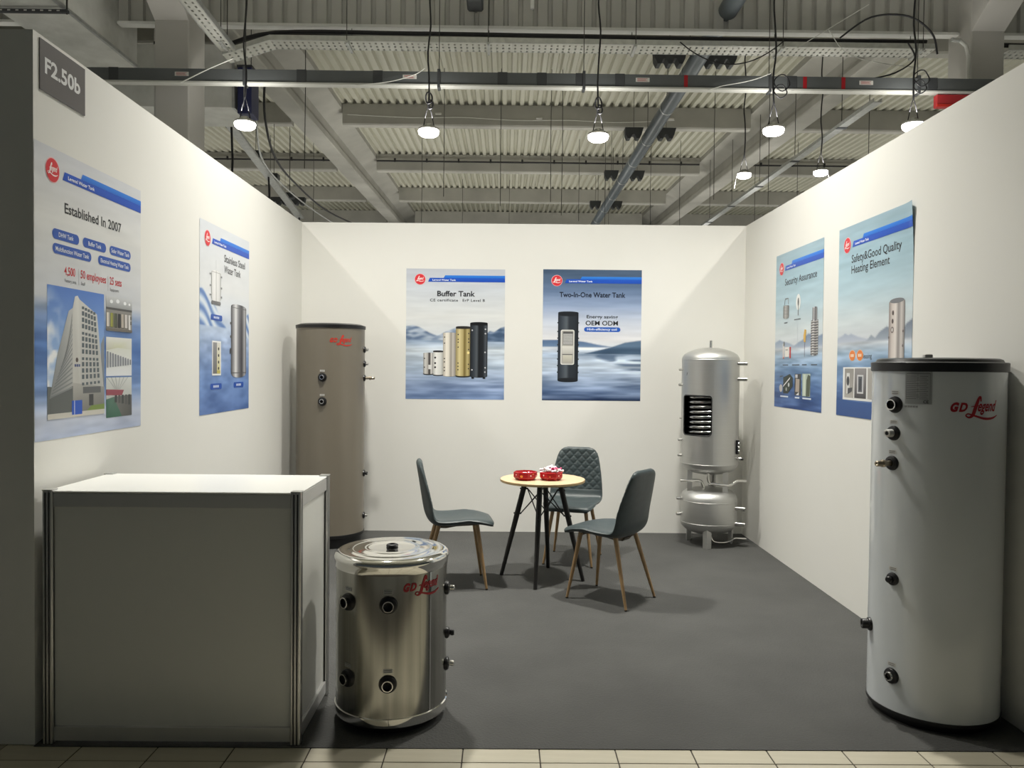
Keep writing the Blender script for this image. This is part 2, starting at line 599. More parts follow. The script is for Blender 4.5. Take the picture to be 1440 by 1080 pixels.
# columns with a bracket on the aisle side
def column(x0, x1, label):
    c = thing('column', ((x0 + x1) / 2, 12.05, 0), label, None, None, 'structure')
    MB().bbox((x0, 11.75, 0), (x1, 12.38, 8.1), 0.02, 2).build('shaft', 'column', c)
    MB().prism([(11.755, 6.60), (11.755, 8.08), (11.24, 8.08), (11.24, 6.93)], 0, x0 + 0.003, x1 - 0.003).build('bracket', 'column', c)
column(-5.25, -4.74, 'square grey column behind the left stand wall')
column(6.93, 7.43, 'square grey column behind the right stand wall')
# corrugated smoke curtain
def curtain(x0, x1, label):
    c = thing('wall_curtain', ((x0 + x1) / 2, 12.1, 6.66), label, None, None, 'structure')
    p, d = 0.2255, 0.055
    xs = []
    x = x0
    while x < x1 - 0.05:
        for dx, dy in ((0, 0), (0.145, 0), (0.16, d), (0.21, d)):
            if x + dx <= x1:
                xs.append((x + dx, dy))
        x += p
    xs.append((x1, 0))
    n = len(xs)
    zt = zd(12.1)
    MB().add([(x, 12.1 + y, 6.70) for x, y in xs] + [(x, 12.1 + y, zt) for x, y in xs],
             [(i, i + 1, n + i + 1, n + i) for i in range(n - 1)]).build('cladding_sheet', 'curtain', c)
    MB().box((x0, 12.05, 6.672), (x1, 12.20, 6.712)).build('bottom_trim', 'whitetrim', c)
curtain(-4.735, 6.925, 'corrugated grey curtain wall between the two columns')
curtain(7.435, 14.0, 'corrugated grey curtain wall to the right of the right column')
curtain(-14.0, -6.99, 'corrugated grey curtain wall left of the big foil duct')
curtain(-5.95, -5.255, 'narrow corrugated curtain piece between the foil duct and left column')

# ================================================================== CEILING SERVICES
# dark trunking with a pale lower edge
t = thing('light_trunking', (0, 11.45, 5.55), 'long dark grey trunking crossing the hall above the stand', 'trunking')
MB().bbox((-8.5, 11.40, 5.583), (10.5, 11.50, 5.765), 0.004, 1).build('housing', 'trunk', t)
MB().bbox((-8.5, 11.385, 5.555), (10.5, 11.515, 5.583), 0.003, 1).build('bottom_strip', 'striptrim', t)
for x in (-5.75, -3.05, -1.95, -0.15, 0.42, 0.98, 1.55, 4.05, 6.1):
    MB().bbox((x, 11.394, 5.586), (x + 0.14, 11.506, 5.770), 0.003, 1).build('joint_sleeve', 'trunkdark', t)
for x in (-4.80, -1.52, 1.85, 5.10):
    o = MB().box((x, 11.397, 5.655), (x + 0.20, 11.3985, 5.715)).build('sticker', 'tag', t)
    o['label'] = 'pale printed sticker'
    mb = MB()
    for k in range(3):
        mb.box((x + 0.02, 11.396, 5.665 + k * 0.016), (x + 0.17 - 0.02 * (k % 2), 11.3968, 5.671 + k * 0.016))
    mb.build('print_line', 'logo_red', o)
for x in (2.55, 4.28, 4.84):
    MB().box((x, 11.397, 5.585), (x + 0.055, 11.3985, 5.762)).build('red_stripe', 'logo_red', t)['label'] = 'red warning stripe'
for x in (-3.80, -1.0, 1.10, 3.80, 5.97):
    MB().bbox((x - 0.02, 11.38, 5.53), (x + 0.02, 11.52, 5.80), 0.003, 1).build('hanger_clip', 'trunkdark', t)
    MB().tube([(x, 11.45, 5.79), (x, 11.45, zd(11.45) + 0.005)], 0.006, 5).build('hanger_rod', 'wire', t)

# perforated cable trays
def tray_geo(mb, p, q, wdt, h):
    """an open tray from p to q (centre of its bottom)"""
    p, q = Vector(p), Vector(q)
    d = (q - p).normalized()
    s = d.cross(Vector((0, 0, 1))).normalized() * (wdt / 2)
    up = s.cross(d).normalized() * h
    if up.z < 0: up = -up
    for a, c in ((p, q),):
        mb.add([a - s, a + s, c + s, c - s], [(0, 1, 2, 3)])
def tray_rail(mb, p, q, wdt, h):
    p, q = Vector(p), Vector(q)
    d = (q - p).normalized()
    s = d.cross(Vector((0, 0, 1))).normalized() * (wdt / 2)
    up = Vector((0, 0, h))
    for k in (-1, 1):
        a, c = p + s * k, q + s * k
        n = s.normalized() * 0.008
        mb.add([a - n, a + n, a + n + up, a - n + up, c - n, c + n, c + n + up, c - n + up],
               [(0, 1, 2, 3), (4, 7, 6, 5), (0, 4, 5, 1), (1, 5, 6, 2), (2, 6, 7, 3), (3, 7, 4, 0)])
def tray(label, segs, wdt, loc, supports=()):
    t = thing('cable_tray', loc, label, 'cable tray')
    a, c = MB(), MB()
    for p, q in segs:
        tray_geo(a, p, q, wdt, 0.07)
        tray_rail(c, p, q, wdt, 0.075)
    a.build('perforated_bottom', 'perf', t)
    c.build('side_rail', 'galv', t)
    for p in supports:
        MB().box((p[0] - 0.02, p[1] - wdt / 2 - 0.04, p[2] - 0.035), (p[0] + 0.02, p[1] + wdt / 2 + 0.04, p[2] - 0.003)).build('support_bar', 'galv', t)
        for k in (-1, 1):
            MB().tube([(p[0], p[1] + k * (wdt / 2 + 0.02), p[2] - 0.04), (p[0], p[1] + k * (wdt / 2 + 0.02), zd(p[1]) + 0.004)], 0.006, 5).build('support_rod', 'wire', t)
    return t
YT = 11.93
tray('long perforated cable tray crossing below the corrugated curtain', [((-3.55, YT, 6.335), (6.40, YT, 6.335)), ((-4.25, YT, 6.11), (-3.55, YT, 6.335))], 0.34, (0, YT, 6.4),
     [(x, YT, 6.335) for x in (-2.4, -0.3, 1.9, 4.1, 6.2)])
tray('short perforated cable tray to the right of the right column', [((7.50, YT, 6.335), (12.0, YT, 6.335))], 0.34, (9, YT, 6.4), [(9.5, YT, 6.335)])
tray('perforated cable tray coming forward past the left column', [((-4.10, 7.6, 6.24), (-4.15, 11.72, 6.14))], 0.22, (-4.1, 10, 6.2), [(-4.1, 9.0, 6.20), (-4.13, 11.5, 6.14)])
def cable(label, pts, r, m='cable', name='cable', cat='cable', group=None, n=6):
    return tag(MB().tube(pts, r, n).build(name, m), label, cat, group)
cable('thick black cable lying along the long perforated tray', spline([(-4.35, 11.95, 6.28), (-3.5, 11.9, 6.50), (-1.5, 11.84, 6.49), (0.4, 11.9, 6.51), (2.6, 11.84, 6.47), (4.4, 11.92, 6.50), (6.3, 11.84, 6.47)], 5), 0.032)
cable('second black cable behind the thick one on the long tray', spline([(-4.3, 12.02, 6.27), (-3.4, 12.0, 6.50), (-1.0, 12.03, 6.47), (1.4, 12.0, 6.50), (4.0, 12.03, 6.47), (6.3, 12.0, 6.48)], 5), 0.028)
cable('black cable on the short tray right of the column', [(7.5, 11.9, 6.46), (9.5, 11.92, 6.45), (12, 11.9, 6.46)], 0.035)
cable('black cable drooping in a wide loop below the long tray', sag((2.55, 11.7, 6.36), (4.1, 11.7, 6.40), 0.34, 14), 0.009)
cable('black cable arching from tray end down behind the trunking', spline([(4.9, 11.62, 6.42), (5.35, 11.6, 6.72), (5.9, 11.6, 6.74), (6.25, 11.6, 6.5), (6.35, 11.62, 6.2)], 6), 0.014)
cable('black cable curling from the tray to the trunking beside right lamp', spline([(5.9, 11.6, 6.35), (6.0, 11.6, 6.12), (5.7, 11.58, 5.9), (5.25, 11.55, 5.78)], 6), 0.012)
cable('thin white cable hanging off the right end of the tray', spline([(4.75, 11.66, 6.55), (5.0, 11.62, 6.2), (5.5, 11.6, 6.05), (6.1, 11.62, 6.0)], 6), 0.006, 'whitecable')
cable('white cable strung diagonally in front of the curtain', [(5.35, 11.7, 6.95), (4.3, 11.7, 6.30)], 0.006, 'whitecable')
cable('white cable crossing the trunking beside the left column', spline([(-3.95, 11.36, 5.90), (-4.3, 11.35, 5.74), (-4.55, 11.36, 5.62), (-4.7, 11.37, 5.55)], 5), 0.008, 'whitecable')
cable('pale cable draped over the trunking above the second lamp', spline([(-1.2, 11.37, 5.80), (-1.35, 11.36, 5.70), (-1.7, 11.36, 5.60), (-2.2, 11.37, 5.54)], 5), 0.006, 'whitecable')
cable('pale cable draped over the trunking right of the pipe', spline([(3.8, 11.37, 5.79), (3.5, 11.36, 5.68), (3.1, 11.36, 5.60), (2.9, 11.37, 5.54)], 5), 0.006, 'whitecable')

# white conduit on the right column
c_ = thing('conduit', (6.86, 11.75, 5.5), 'white conduit rising beside the right column', 'conduit')
MB().tube([(6.86, 11.7, -0.005), (6.86, 11.7, 6.2), (6.82, 11.7, 6.36), (6.72, 11.7, 6.44)], 0.028, 8).build('pipe', 'whitecable', c_)
MB().tube([(6.72, 11.7, 6.44), (6.6, 11.7, 6.45)], 0.034, 8).build('end_sleeve', 'galv', c_)

# rainwater pipe with clamps
t = thing('drain_pipe', (3.37, 12, 7.02), 'thick blue grey pipe running under the corrugated ceiling', 'pipe')
MB().tube([(3.37, 6.0, 7.02), (3.37, 40.0, 7.02)], 0.15, 20).build('pipe', 'pipe', t)
for y in (14.6, 16.6, 18.9, 20.9, 22.9, 25.0, 27.0, 29.0):
    MB().tube([(3.37, y - 0.02, 7.02), (3.37, y + 0.02, 7.02)], 0.160, 20).build('clamp', 'galv', t)
    MB().tube([(3.37, y, 7.17), (3.37, y, zd(y) + 0.004)], 0.008, 5).build('clamp_rod', 'wire', t)
def toothed(label, x, y, z, wd, gap=0.0):
    """dark trapezoid-profiled plate, flat at the top and toothed below; with a gap where a pipe passes between its two wings"""
    o = thing('profiled_plate', (x, y, z), label, 'plate')
    spans = [(-wd / 2, wd / 2)] if gap == 0 else [(-wd / 2, -gap), (gap, wd / 2)]
    for xa, xb in spans:
        n = max(2, int(round((xb - xa) / 0.20)))
        p = (xb - xa) / n
        prof = [(x + xa, z)]
        for k in range(n):
            a = x + xa + k * p
            prof += [(a + 0.01, z - 0.16), (a + 0.055, z - 0.255), (a + p * 0.5 + 0.02, z - 0.255), (a + p * 0.5 + 0.065, z - 0.16)]
        prof.append((x + xb, z))
        MB().prism(prof, 1, y - 0.12, y + 0.12).build('plate_wing' if gap else 'plate', 'darkplate', o)
        xm = x + (xa + xb) / 2
        MB().tube([(xm, y, z), (xm, y, zd(y) + 0.004)], 0.006, 5).build('plate_rod', 'wire', o)
toothed('largest dark toothed plate above the blue grey pipe, nearest the trunking', 3.37, 14.2, 7.22, 1.5, 0.17)
toothed('dark toothed plate at the pipe level with the lamp row', 3.37, 18.6, 7.18, 1.2, 0.17)
toothed('dark toothed plate at the pipe, next beyond the lamp row', 3.37, 22.6, 7.18, 1.15, 0.17)
toothed('farthest dark toothed plate at the pipe, just above the back wall', 3.37, 26.7, 7.18, 1.1, 0.17)
toothed('dark toothed plate seen over the left wall corner', -7.6, 27.0, 7.25, 1.4)
toothed('dark toothed plate seen over the right wall edge', 10.0, 27.0, 7.18, 1.2)

# sprinkler pipes along the second purlin
for xa, xb, lb in ((-4.3, 6.35, 'thin black sprinkler pipe between the two concrete girders'), (-14, -5.72, 'thin black sprinkler pipe left of the left girder'), (7.8, 16, 'thin black sprinkler pipe right of the right girder')):
    t = thing('sprinkler_pipe', ((xa + xb) / 2, 25.95, 8.27), lb, 'pipe')
    MB().tube([(xa, 25.95, 8.27), (xb, 25.95, 8.27)], 0.028, 8).build('pipe', 'cable', t)
    x = xa + 0.6
    mb = MB()
    while x < xb - 0.2:
        MB().tube([(x, 25.95, 8.24), (x, 25.95, 8.36)], 0.034, 6).build('pipe_joint', 'cable', t)
        x += 1.05

# steel channels
t = thing('cable_channel', (6.6, 20, 6.3), 'straight grey steel channel running back beside the right girder', 'channel')
MB().prism([(6.52, 0), (6.68, 0), (6.68, 0.07), (6.665, 0.07), (6.665, 0.012), (6.535, 0.012), (6.535, 0.07), (6.52, 0.07)], 1, 14.0, 27.0).build('channel', 'galv', t, True).location = (-6.6, -20, 0.0)
for y in (15.5, 18, 20.5, 23, 25.5):
    MB().tube([(6.6, y, 6.31), (6.6, y, zd(y) + 0.004)], 0.008, 5).build('channel_rod', 'wire', t)
    MB().bbox((6.50, y - 0.05, 6.285), (6.70, y + 0.05, 6.30), 0.004, 1).build('bracket', 'trunkdark', t)
t = thing('cable_channel', (-6.0, 20, 6.4), 'cluttered grey channel sloping down behind the left wall', 'channel')
for (pa, pb) in (((-6.1, 17.2, 6.78), (-6.3, 24.0, 5.98)),):
    mb = MB()
    tray_geo(mb, pa, pb, 0.2, 0.07)
    tray_rail(mb, pa, pb, 0.2, 0.06)
    mb.build('channel', 'galv', t)
for y, z in ((17.6, 6.73), (19.3, 6.53), (20.8, 6.35), (22.3, 6.18)):
    MB().bbox((-6.28, y - 0.12, z + 0.04), (-6.02, y + 0.12, z + 0.2), 0.02, 1).build('junction_box', 'trunkdark', t)
    MB().tube([(-6.15, y, z + 0.2), (-6.15, y, zd(y) + 0.004)], 0.008, 5).build('channel_rod', 'wire', t)
cable('black cable sagging behind the leftmost lamp', spline([(-5.05, 16.4, 7.385), (-5.1, 16.6, 6.7), (-5.3, 18.0, 6.25), (-5.35, 20.0, 6.1), (-5.2, 23.0, 6.0), (-4.4, 26.0, 5.95), (-3.6, 27.5, 5.9)], 6), 0.025)
cable('grey cable running down beside the sagging black cable', spline([(-5.2, 16.2, 7.38), (-5.25, 16.5, 6.6), (-5.55, 18.0, 6.12), (-5.5, 20.5, 5.9), (-5.2, 24.0, 5.8), (-4.4, 27.0, 5.6)], 6), 0.02, 'galv')
for x, y, za, zb, lb in ((-6.05, 17.3, 5.2, 6.79, 'black vertical cable drop nearest the left column'), (-6.2, 20.5, 5.0, 6.41, 'black vertical cable drop over the middle of the left wall'), (-6.3, 23.9, 5.2, 6.01, 'black vertical cable drop beside the left wall corner')):
    cable(lb, [(x, y, za), (x + 0.03, y, (za + zb) / 2), (x, y, zb)], 0.025)

# foil-wrapped ducts
def foil_box(mb, a, c, nx, ny, nz):
    """box with slightly pillowed, wrinkled sides"""
    def face(o, u, v, n, nu, nv, amp):
        vs, fs = [], []
        for j in range(nv + 1):
            for i in range(nu + 1):
                s, t_ = i / nu, j / nv
                e = math.sin(PI * s) * math.sin(PI * t_)
                d = amp * (0.4 * e + 0.6 * min(1, 6 * min(s, 1 - s, t_, 1 - t_)) * random.uniform(-0.5, 0.5))
                vs.append(Vector(o) + Vector(u) * s + Vector(v) * t_ + Vector(n) * d)
        for j in range(nv):
            for i in range(nu):
                q = j * (nu + 1) + i
                fs.append((q, q + 1, q + nu + 2, q + nu + 1))
        mb.add(vs, fs, True)
    x0, y0, z0 = a
    x1, y1, z1 = c
    dx, dy, dz = (x1 - x0, 0, 0), (0, y1 - y0, 0), (0, 0, z1 - z0)
    face((x0, y0, z0), dx, dy, (0, 0, -1), nx, ny, 0.03)
    face((x0, y0, z1), dx, dy, (0, 0, 1), nx, ny, 0.02)
    face((x0, y0, z0), dx, dz, (0, -1, 0), nx, nz, 0.03)
    face((x0, y1, z0), dx, dz, (0, 1, 0), nx, nz, 0.03)
    face((x0, y0, z0), dy, dz, (-1, 0, 0), ny, nz, 0.03)
    face((x1, y0, z0), dy, dz, (1, 0, 0), ny, nz, 0.03)
t = thing('air_duct', (-6.45, 10, 6.3), 'large foil wrapped duct coming forward at top left', 'duct')
mb = MB()
foil_box(mb, (-6.95, 6.2, 6.30), (-6.0, 11.75, 7.15), 6, 26, 5)
foil_box(mb, (-6.93, 11.76, 6.31), (-6.02, 12.85, 7.13), 6, 5, 5)
mb.build('duct_body', 'foil', t)
MB().box((-6.03, 6.2, 6.285), (-5.985, 12.85, 6.33)).build('corner_strip', 'galv', t)
MB().bbox((-7.7, 10.66, 6.215), (-5.93, 10.72, 6.258), 0.004, 1).build('support_bar', 'trunkdark', t)
for k in range(14):
    MB().box((-7.5 + k * 0.11, 10.6585, 6.228), (-7.46 + k * 0.11, 10.6595, 6.244)).build('bar_slot', 'tag', t)
for x in (-7.65, -5.95):
    MB().tube([(x, 10.69, 6.2), (x, 10.69, zd(10.69) + 0.004)], 0.012, 6).build('support_rod', 'wire', t)
t = thing('air_duct', (-7, 14, 5.9), 'foil wrapped duct crossing behind the left column', 'duct')
mb = MB()
foil_box(mb, (-10.5, 13.5, 5.90), (-4.66, 14.6, 6.95), 24, 5, 5)
mb.build('duct_body', 'foil', t)
MB().box((-4.70, 13.46, 5.88), (-4.655, 14.62, 6.97)).build('end_flange', 'galv', t)
t = thing('damper_box', (-4.5, 13.7, 5.82), 'navy blue box above the leftmost lamp', 'box')
MB().bbox((-4.62, 13.5, 5.80), (-4.38, 13.9, 6.60), 0.01, 1).build('casing', 'navy', t)
MB().box((-4.63, 13.49, 6.58), (-4.37, 13.91, 6.62)).build('flange', 'trunkdark', t)
MB().tube([(-4.5, 13.48, 5.9), (-4.5, 13.48, 6.3)], 0.008, 5).build('label_strip', 'galv', t)
for y in (13.55, 13.85):
    MB().tube([(-4.5, y, 6.62), (-4.5, y, zd(y) + 0.004)], 0.008, 5).build('support_rod', 'wire', t)
t = thing('conduit', (-5.75, 12.6, 6), 'pale conduit with black clamps left of the left column', 'conduit')
MB().tube([(-5.75, 12.98, 5.3), (-5.75, 12.98, zd(12.98) + 0.003)], 0.05, 10).build('pipe', 'tag', t)
for z in (6.2, 6.75, 7.0, 7.25, 7.5):
    MB().tube([(-5.75, 12.98, z - 0.02), (-5.75, 12.98, z + 0.02)], 0.058, 10).build('clamp', 'cable', t)
# red box under the trunking
t = thing('red_sign_box', (6.5, 11.45, 5.4), 'red box hanging under the trunking above the right wall', 'box')
MB().bbox((6.25, 11.42, 5.36), (7.35, 11.52, 5.542), 0.006, 1).build('casing', 'red', t)
MB().bbox((6.24, 11.405, 5.36), (7.36, 11.42, 5.40), 0.003, 1).build('front_lip', 'logo_red2', t)

# small clips on the purlins and thin hanger wires
for x, y, z, lb in ((-1.9, 20.68, 8.12, 'small white clip on the purlin left of the second lamp'), (0.75, 20.68, 8.03, 'small white clip on the purlin between the middle lamps'), (4.22, 20.68, 8.05, 'small white clip on the purlin left of the pipe')):
    tag(MB().bbox((x, y - 0.03, z), (x + 0.16, y + 0.03, z + 0.05), 0.008, 1).build('purlin_clip', 'tag'), lb, 'clip')
cable('thin pale cable running along the nearest purlin', spline([(-4.2, 20.7, 8.10), (-2.5, 20.7, 8.04), (-1.2, 20.7, 8.06), (0.3, 20.7, 8.0), (1.6, 20.7, 8.02), (2.9, 20.7, 7.98), (4.4, 20.7, 8.05)], 5), 0.009, 'whitecable')
for x, y, z0 in ((-3.6, 14, 5.0), (-1.45, 18, 5.4), (-0.15, 18, 5.2), (1.0, 18, 5.3), (1.25, 18, 5.0), (2.2, 24, 6.0), (3.0, 24, 5.9), (4.4, 24, 5.6), (4.75, 18, 5.4), (5.3, 24, 5.6), (-2.6, 24, 5.8), (6.0, 18, 5.3),
                 (-6.6, 24, 5.9), (-5.9, 24, 5.9), (-7.2, 24, 6.0), (8.3, 18, 5.5), (7.6, 24, 5.6), (0.1, 30, 6.6), (-1.7, 30, 6.6), (3.9, 30, 6.5), (8.9, 24, 6.3)):
    zz = zd(y) + 0.004
    tag(MB().tube([(x, y, z0), (x + random.uniform(-0.02, 0.02), y, (z0 + zz) / 2), (x, y, zz)], 0.008, 5).build('hanger_wire', 'wire'),
        'thin steel hanger wire dropping from the corrugated ceiling', 'wire', 'thin hanger wires below the ceiling')
t = thing('ceiling_bracket', (-0.5, 11.8, 6.95), 'dark pipe bracket at the top edge, centre, on the curtain', 'bracket')

MB().bbox((-0.62, 11.5, 6.84), (-0.38, 11.9, 7.05), 0.03, 1).build('arm', 'darkplate', t)
MB().tube([(-0.5, 11.85, 6.95), (-0.5, 12.09, 6.95)], 0.03, 6).build('stud', 'galv', t)
tag(MB().bbox((0.33, 12.05, 6.98), (0.39, 12.099, 7.12), 0.008, 1).build('sensor_box', 'whitetrim'), 'small white sensor box on the curtain, top centre', 'box')

# ---- hanging lamps
LAMP_LABELS = ['leftmost lit lamp, hanging under the navy blue box', 'second lit lamp from the left, above the left back poster',
               'lit lamp over the right back poster, with a knotted cord', 'lit lamp left of the right wall edge with a coiled cord',
               'rightmost lit lamp, half hidden by the right wall', 'smaller far lit lamp against the right girder',
               'smaller far lit lamp just above the right wall edge']
for i, ((x, y, z), lb) in enumerate(zip(LAMPS, LAMP_LABELS)):
    t = thing('pendant_lamp', (x, y, z), lb, 'lamp', 'lit lamps above the stand')
    k = 1.0 if i < 5 else 0.95
    mb = MB().lathe([(0, 0.06), (0.05, 0.058), (0.055, 0.02), (0.10, 0.012), (0.140 * k, -0.004), (0.148 * k, -0.02), (0.142 * k, -0.032)], (x, y, z), 28)
    for j in range(16):
        a = 2 * PI * j / 16
        ca, sa = math.cos(a), math.sin(a)
        mb.add([(x + 0.052 * ca, y + 0.052 * sa, z + 0.045), (x + 0.052 * ca, y + 0.052 * sa, z + 0.014), (x + 0.11 * ca, y + 0.11 * sa, z + 0.010)], [(0, 1, 2)])
    mb.build('housing', 'alu', t)
    MB().lathe([(0.142 * k, -0.028), (0.148 * k, -0.045), (0.138 * k, -0.085), (0.11 * k, -0.108), (0.06, -0.120), (0, -0.123)], (x, y, z), 28).build('lens', 'lens', t)
    mb = MB()
    for sx in (-1, 1):
        mb.tube([(x + sx * 0.075, y, z + 0.02), (x + sx * 0.04, y, z + 0.20), (x, y, z + 0.34)], 0.007, 5)
    mb.build('hanger_loop', 'cable', t)
    zz = zd(y) + 0.004
    pts = [(x, y, z + 0.32)]
    for j in range(1, 8):
        pts.append((x + 0.02 * math.sin(2.1 * j + i), y + 0.01 * math.cos(1.7 * j), z + 0.32 + (zz - z - 0.32) * j / 8))
    pts.append((x, y, zz))
    MB().tube(spline(pts, 3), 0.013, 6).build('cord', 'cable', t)
    if i in (3, 4):
        mb = MB()
        for (r_, cx, cz) in ((0.11, 0.11, 0.62), (0.09, 0.09, 0.50)):
            mb.tube([(x + cx + r_ * math.cos(2 * PI * j / 18), y + 0.02 * math.sin(j), z + cz + r_ * math.sin(2 * PI * j / 18)) for j in range(18)], 0.009, 5, closed=True)
        mb.build('cord_coil', 'cable', t)
    elif i in (1, 2):
        mb = MB()
        for (r_, cx, cz) in ((0.045, 0.0, 0.42), (0.035, 0.02, 0.33)):
            mb.tube([(x + cx + r_ * math.cos(2 * PI * j / 14), y + 0.02 * math.sin(j), z + cz + 1.8 * r_ * math.sin(2 * PI * j / 14)) for j in range(14)], 0.012, 5, closed=True)
        mb.build('cord_knot', 'cable', t)
    if i >= 5:
        s = -1 if i == 5 else 1
        MB().tube([(x + s * 0.12, y, z), (x + s * 0.17, y, z - 0.15), (x + s * 0.19, y, z - 0.32)], 0.01, 5).build('pull_cord', 'whitecable', t)

# ================================================================== POSTERS
def hexmix(a, b_, t):
    t = np.clip(t, 0, 1)[..., None] if hasattr(t, 'shape') else min(max(t, 0), 1)
    return np.array(a, float) * (1 - t) + np.array(b_, float) * t

def ramp(v, stops):
    """piecewise linear colour (0-255) along v; v an array or a number"""
    v = np.asarray(v, float)
    xs = [s[0] for s in stops]
    return np.stack([np.interp(v, xs, [s[1][k] for s in stops]) for k in range(3)], -1)

def to_lin(c):
    c = np.clip(np.asarray(c, float) / 255.0, 0, 1)
    return np.where(c <= 0.04045, c / 12.92, ((c + 0.055) / 1.055) ** 2.4)

def vnoise(U, V, seed):
    """smooth value noise"""
    rs = np.random.RandomState(seed)
    g = rs.rand(64, 64)
    i, j = np.floor(U).astype(int), np.floor(V).astype(int)
    fu, fv = U - i, V - j
    fu, fv = fu * fu * (3 - 2 * fu), fv * fv * (3 - 2 * fv)
    G = lambda a, c: g[a % 64, c % 64]
    return (G(i, j) * (1 - fu) + G(i + 1, j) * fu) * (1 - fv) + (G(i, j + 1) * (1 - fu) + G(i + 1, j + 1) * fu) * fv

class Art:
    """flat print: coloured polygons in poster coordinates (u right, v up, metres)"""
    def __init__(self, poster):
        self.p = poster
        self.v, self.c, self.f = [], [], []
    def poly(self, pts, cols, lay):
        o = len(self.v)
        if not isinstance(cols[0], (tuple, list, np.ndarray)):
            cols = [cols] * len(pts)
        self.v += [(u, v, lay) for u, v in pts]
        self.c += [tuple(c) for c in cols]
        self.f.append(tuple(range(o, o + len(pts))))
    def rect(self, u0, v0, u1, v1, col, lay, bottom=None):
        b_ = bottom or col
        self.poly([(u0, v0), (u1, v0), (u1, v1), (u0, v1)], [b_, b_, col, col], lay)
    def pill(self, u0, v0, u1, v1, col, lay, r=None):
        r = r or (v1 - v0) / 2
        pts = []
        for cx, cy, a0 in ((u1 - r, v0 + r, -90), (u1 - r, v1 - r, 0), (u0 + r, v1 - r, 90), (u0 + r, v0 + r, 180)):
            for k in range(6):
                a = math.radians(a0 + 18 * k)
                pts.append((cx + r * math.cos(a), cy + r * math.sin(a)))
        self.poly(pts, col, lay)
    def disc(self, u, v, r, col, lay, ry=None, n=28):
        self.poly([(u + r * math.cos(2 * PI * k / n), v + (ry or r) * math.sin(2 * PI * k / n)) for k in range(n)], col, lay)
    def shape(self, shp, col, lay):
        o = len(self.v)
        self.v += [(u, v, lay) for u, v in shp[0]]
        self.c += [tuple(col)] * len(shp[0])
        self.f += [tuple(i + o for i in f) for f in shp[1]]
    def text(self, s, u0, v0, u1, cap, col, lay, bold=0.0, shear=0.0, spacing=1.0):
        self.shape(fit_text(s, u0, v0, u1, cap, bold, shear, spacing), col, lay)
    def grid(self, u0, v0, u1, v1, nu, nv, fn, lay, mask=None):
        U, V = np.meshgrid(np.linspace(u0, u1, nu + 1), np.linspace(v0, v1, nv + 1))
        C = fn(U, V)
        o = len(self.v)
        self.v += [(a, c, lay) for a, c in zip(U.ravel().tolist(), V.ravel().tolist())]
        self.c += [tuple(x) for x in C.reshape(-1, 3).tolist()]
        for j in range(nv):
            for i in range(nu):
                a = o + j * (nu + 1) + i
                self.f.append((a, a + 1, a + nu + 2, a + nu + 1))
    def tank(self, u0, v0, u1, v1, stops, lay, cap=None, foot=None, ry=None):
        """picture of an upright cylinder: colours run across it"""
        n = 16
        ry = ry if ry is not None else (u1 - u0) * 0.07
        o = len(self.v)
        for k in range(n + 1):
            s = k / n
            u = u0 + (u1 - u0) * s
            e = ry * math.sqrt(max(0, 1 - (2 * s - 1) ** 2))
            c = tuple(ramp(s, stops).tolist())
            self.v += [(u, v0 + ry - e, lay), (u, v1 - ry + e * 0.6, lay)]
            self.c += [c, c]
        for k in range(n):
            a = o + 2 * k
            self.f.append((a, a + 2, a + 3, a + 1))
        for band, va, vb in ((cap, v1 - ry * 1.8, v1 - ry * 0.2), (foot, v0 - ry * 0.2, v0 + ry * 1.0)):
            if band is None:
                continue
            o = len(self.v)
            for k in range(n + 1):
                s = k / n
                u = u0 + (u1 - u0) * s
                e = ry * math.sqrt(max(0, 1 - (2 * s - 1) ** 2))
                sg = 0.6 if band is cap else -1
                self.v += [(u, va + e * (-1 if band is foot else -0.4), lay + 0.3), (u, vb + e * (0.8 if band is cap else -1), lay + 0.3)]
                self.c += [band, band]
            for k in range(n):
                a = o + 2 * k
                self.f.append((a, a + 2, a + 3, a + 1))
    def line(self, part, s, u0, v0, u1, cap, col, lay, bold=0.0, shear=0.0, spacing=1.0):
        """one line of letters as a part of its own"""
        q = Art(self.p)
        q.text(s, u0, v0, u1, cap, col, lay, bold, shear, spacing)
        return q.build(part, self.p.root)
    def build(self, name, parent, label=None):
        me = bpy.data.meshes.new(name)
        o = origin(parent)
        vs = [Vector(self.p.at(u, v, l)) - o for u, v, l in self.v]
        fs = self.f if not self.p.flip else [tuple(reversed(f)) for f in self.f]
        me.from_pydata([tuple(x) for x in vs], [], fs)
        at = me.attributes.new('ink', 'FLOAT_COLOR', 'POINT')
        c = np.ones((len(self.c), 4), np.float32)
        c[:, :3] = to_lin(np.array(self.c))
        at.data.foreach_set('color', c.ravel())
        me.materials.append(M['print'])
        me.update()
        ob = bpy.data.objects.new(name, me)
        COL.objects.link(ob)
        ob.parent = parent
        if label: ob['label'] = label
        return ob

